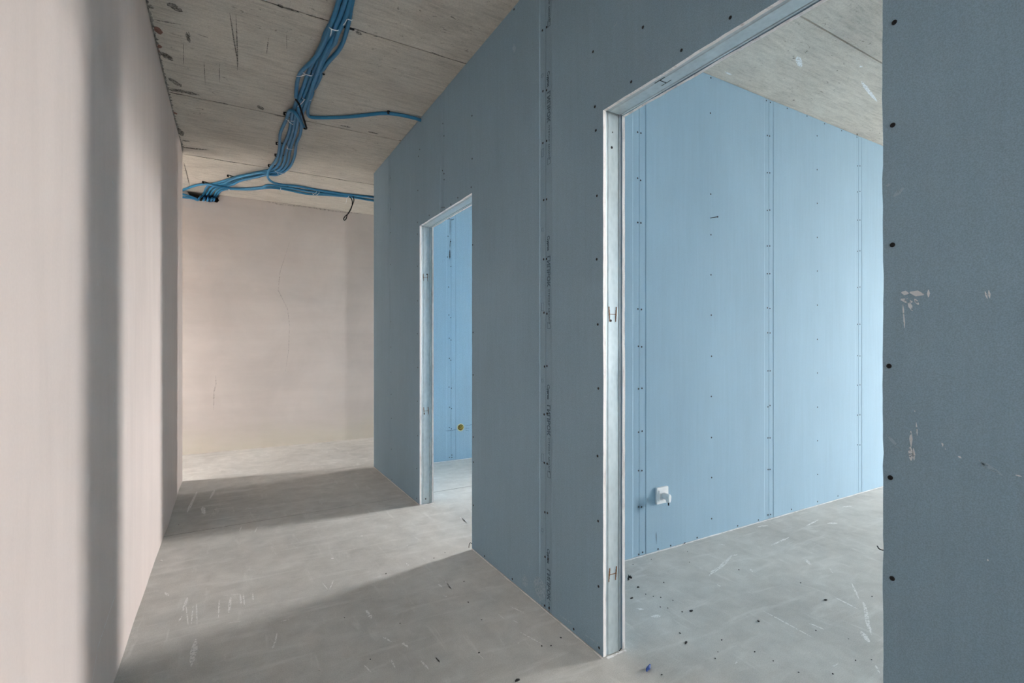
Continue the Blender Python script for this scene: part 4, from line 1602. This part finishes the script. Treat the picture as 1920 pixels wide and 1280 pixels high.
SMALL = [(1238.8, 1120), (1261.7, 1125.5), (1252, 1139.8), (1278.9, 1147), (1385.7, 1068.3), (1346, 1222), (1341, 1234.7), (1415, 1221.7), (1450, 1239), (1497.6, 1260.5), (1561.4, 1263.5),
         (1289, 1034), (1292.8, 1054), (1241, 1265), (1221, 1048.5), (1187, 1058), (1211, 1114), (1225, 1118), (1238, 1138), (1244.6, 1092), (1353, 1199.7), (1275, 1187), (1501, 1092.5), (1591, 1198), (1530, 1182), (1635, 1118), (1604, 1238), (1634, 1237)]
for i, (u, v) in enumerate(SMALL):
    crumb(u, v, 0.0036 + 0.0014 * random.random(), 100 + i, 'tiny dark crumb scattered on the grey floor of the near room', elong=random.uniform(1, 1.8), rot=random.uniform(0, 3), group='tiny crumbs on the near room floor')
CORR = [(750, 1168.6), (723.8, 1075.7), (813.7, 1046.4), (834.4, 1036), (402.3, 958), (335, 983.5), (694.5, 1236), (645.7, 1158), (878, 1129), (1015.6, 1211), (1033, 1210.6), (898.4, 1223.7), (1051.6, 1195.6), (870, 1090), (903, 1162)]
for i, (u, v) in enumerate(CORR):
    crumb(u, v, 0.0036 + 0.0016 * random.random(), 200 + i, 'tiny dark crumb scattered on the corridor screed', elong=random.uniform(1, 1.8), rot=random.uniform(0, 3), group='tiny crumbs on the corridor floor')
crumb(600, 1256.6, 0.008, 300, 'pale plaster crumb at the bottom edge of the corridor floor', 'palecrumb', 1.4)
crumb(302, 1051.5, 0.010, 301, 'pale plaster crumb at the foot of the left wall', 'palecrumb', 1.2)
crumb(971.3, 1205.6, 0.006, 302, 'small pale plaster crumb in the shadowed corridor floor before the partition', 'palecrumb', 1.2)
crumb(970, 1276, 0.010, 303, 'crumb on the bright floor patch at the bottom edge', 'crumb', 1.4, 0.2, flat=0.4)
crumb(1130, 1228, 0.017, 304, 'grey lump of mortar at the foot of the near doorway post', 'mortar', 1.3, 1.0, flat=0.5)
crumb(1153, 1226, 0.007, 305, 'left one of two pale grit crumbs at the foot of the doorway stud', 'palecrumb', 1.0)
crumb(1159.5, 1223.5, 0.007, 306, 'right one of two pale grit crumbs at the foot of the doorway stud', 'palecrumb', 1.0)
# blue scrap
p = at(1216, 1256, 'z', 0)
d = at(1219, 1251, 'z', 0) - p
m = MB()
pts = [(-0.019, 0, 0.001), (-0.012, 0.002, 0.004), (0.0, -0.001, 0.006), (0.012, 0.001, 0.004), (0.019, 0.0, 0.008)]
m.tube(smooth_path(pts, 4), [0.0012 + 0.005 * math.sin(math.pi * (i + 0.5) / 17) for i in range(17)], 6)
o = m.build('plastic_scrap', M['bluescrap'])
o.location = (p.x, p.y, 0.004)
o.rotation_euler = (0, 0, math.atan2(d.y, d.x))
tag(o, 'small twisted scrap of blue plastic on the floor in front of the doorway', 'scrap')
# splinter at the stud foot
a, b = at(1161, 1219, 'z', 0.003), at(1171, 1209.5, 'z', 0.010)
o = MB().tube([a, a.lerp(b, 0.5) + Vector((0, 0, 0.002)), b], [0.0026, 0.0022, 0.001], 6).build('splinter', M['crumb'])
rebase(o, a)
tag(o, 'dark splinter lying at the foot of the near doorway stud', 'splinter')
# bent wire ends at the board edges
a = at(1654, 1032, 'x', XP)
pts = [Vector((XP + 0.006, D1[0] - 0.004, a.z)), Vector((XP - 0.004, D1[0] + 0.004, a.z + 0.003)), Vector((XP - 0.002, D1[0] + 0.010, a.z + 0.008))]
o = MB().tube(smooth_path(pts, 4), 0.0012, 6).build('wire_end', M['black'], None, True)
rebase(o, pts[0])
tag(o, 'bent black wire end poking from the cut edge of the right-hand board', 'wire')
a = at(885, 1024, 'x', XP)
pts = [Vector((XP + 0.004, D2[0] - 0.004, 0.03)), Vector((XP - 0.006, D2[0] + 0.012, 0.034)), Vector((XP - 0.010, D2[0] + 0.020, 0.016)), Vector((XP - 0.010, D2[0] + 0.022, 0.002))]
o = MB().tube(smooth_path(pts, 4), 0.0018, 6).build('wire_end', M['black'], None, True)
rebase(o, pts[0])
tag(o, 'bent dark wire at the floor by the corner of the far doorway', 'wire')
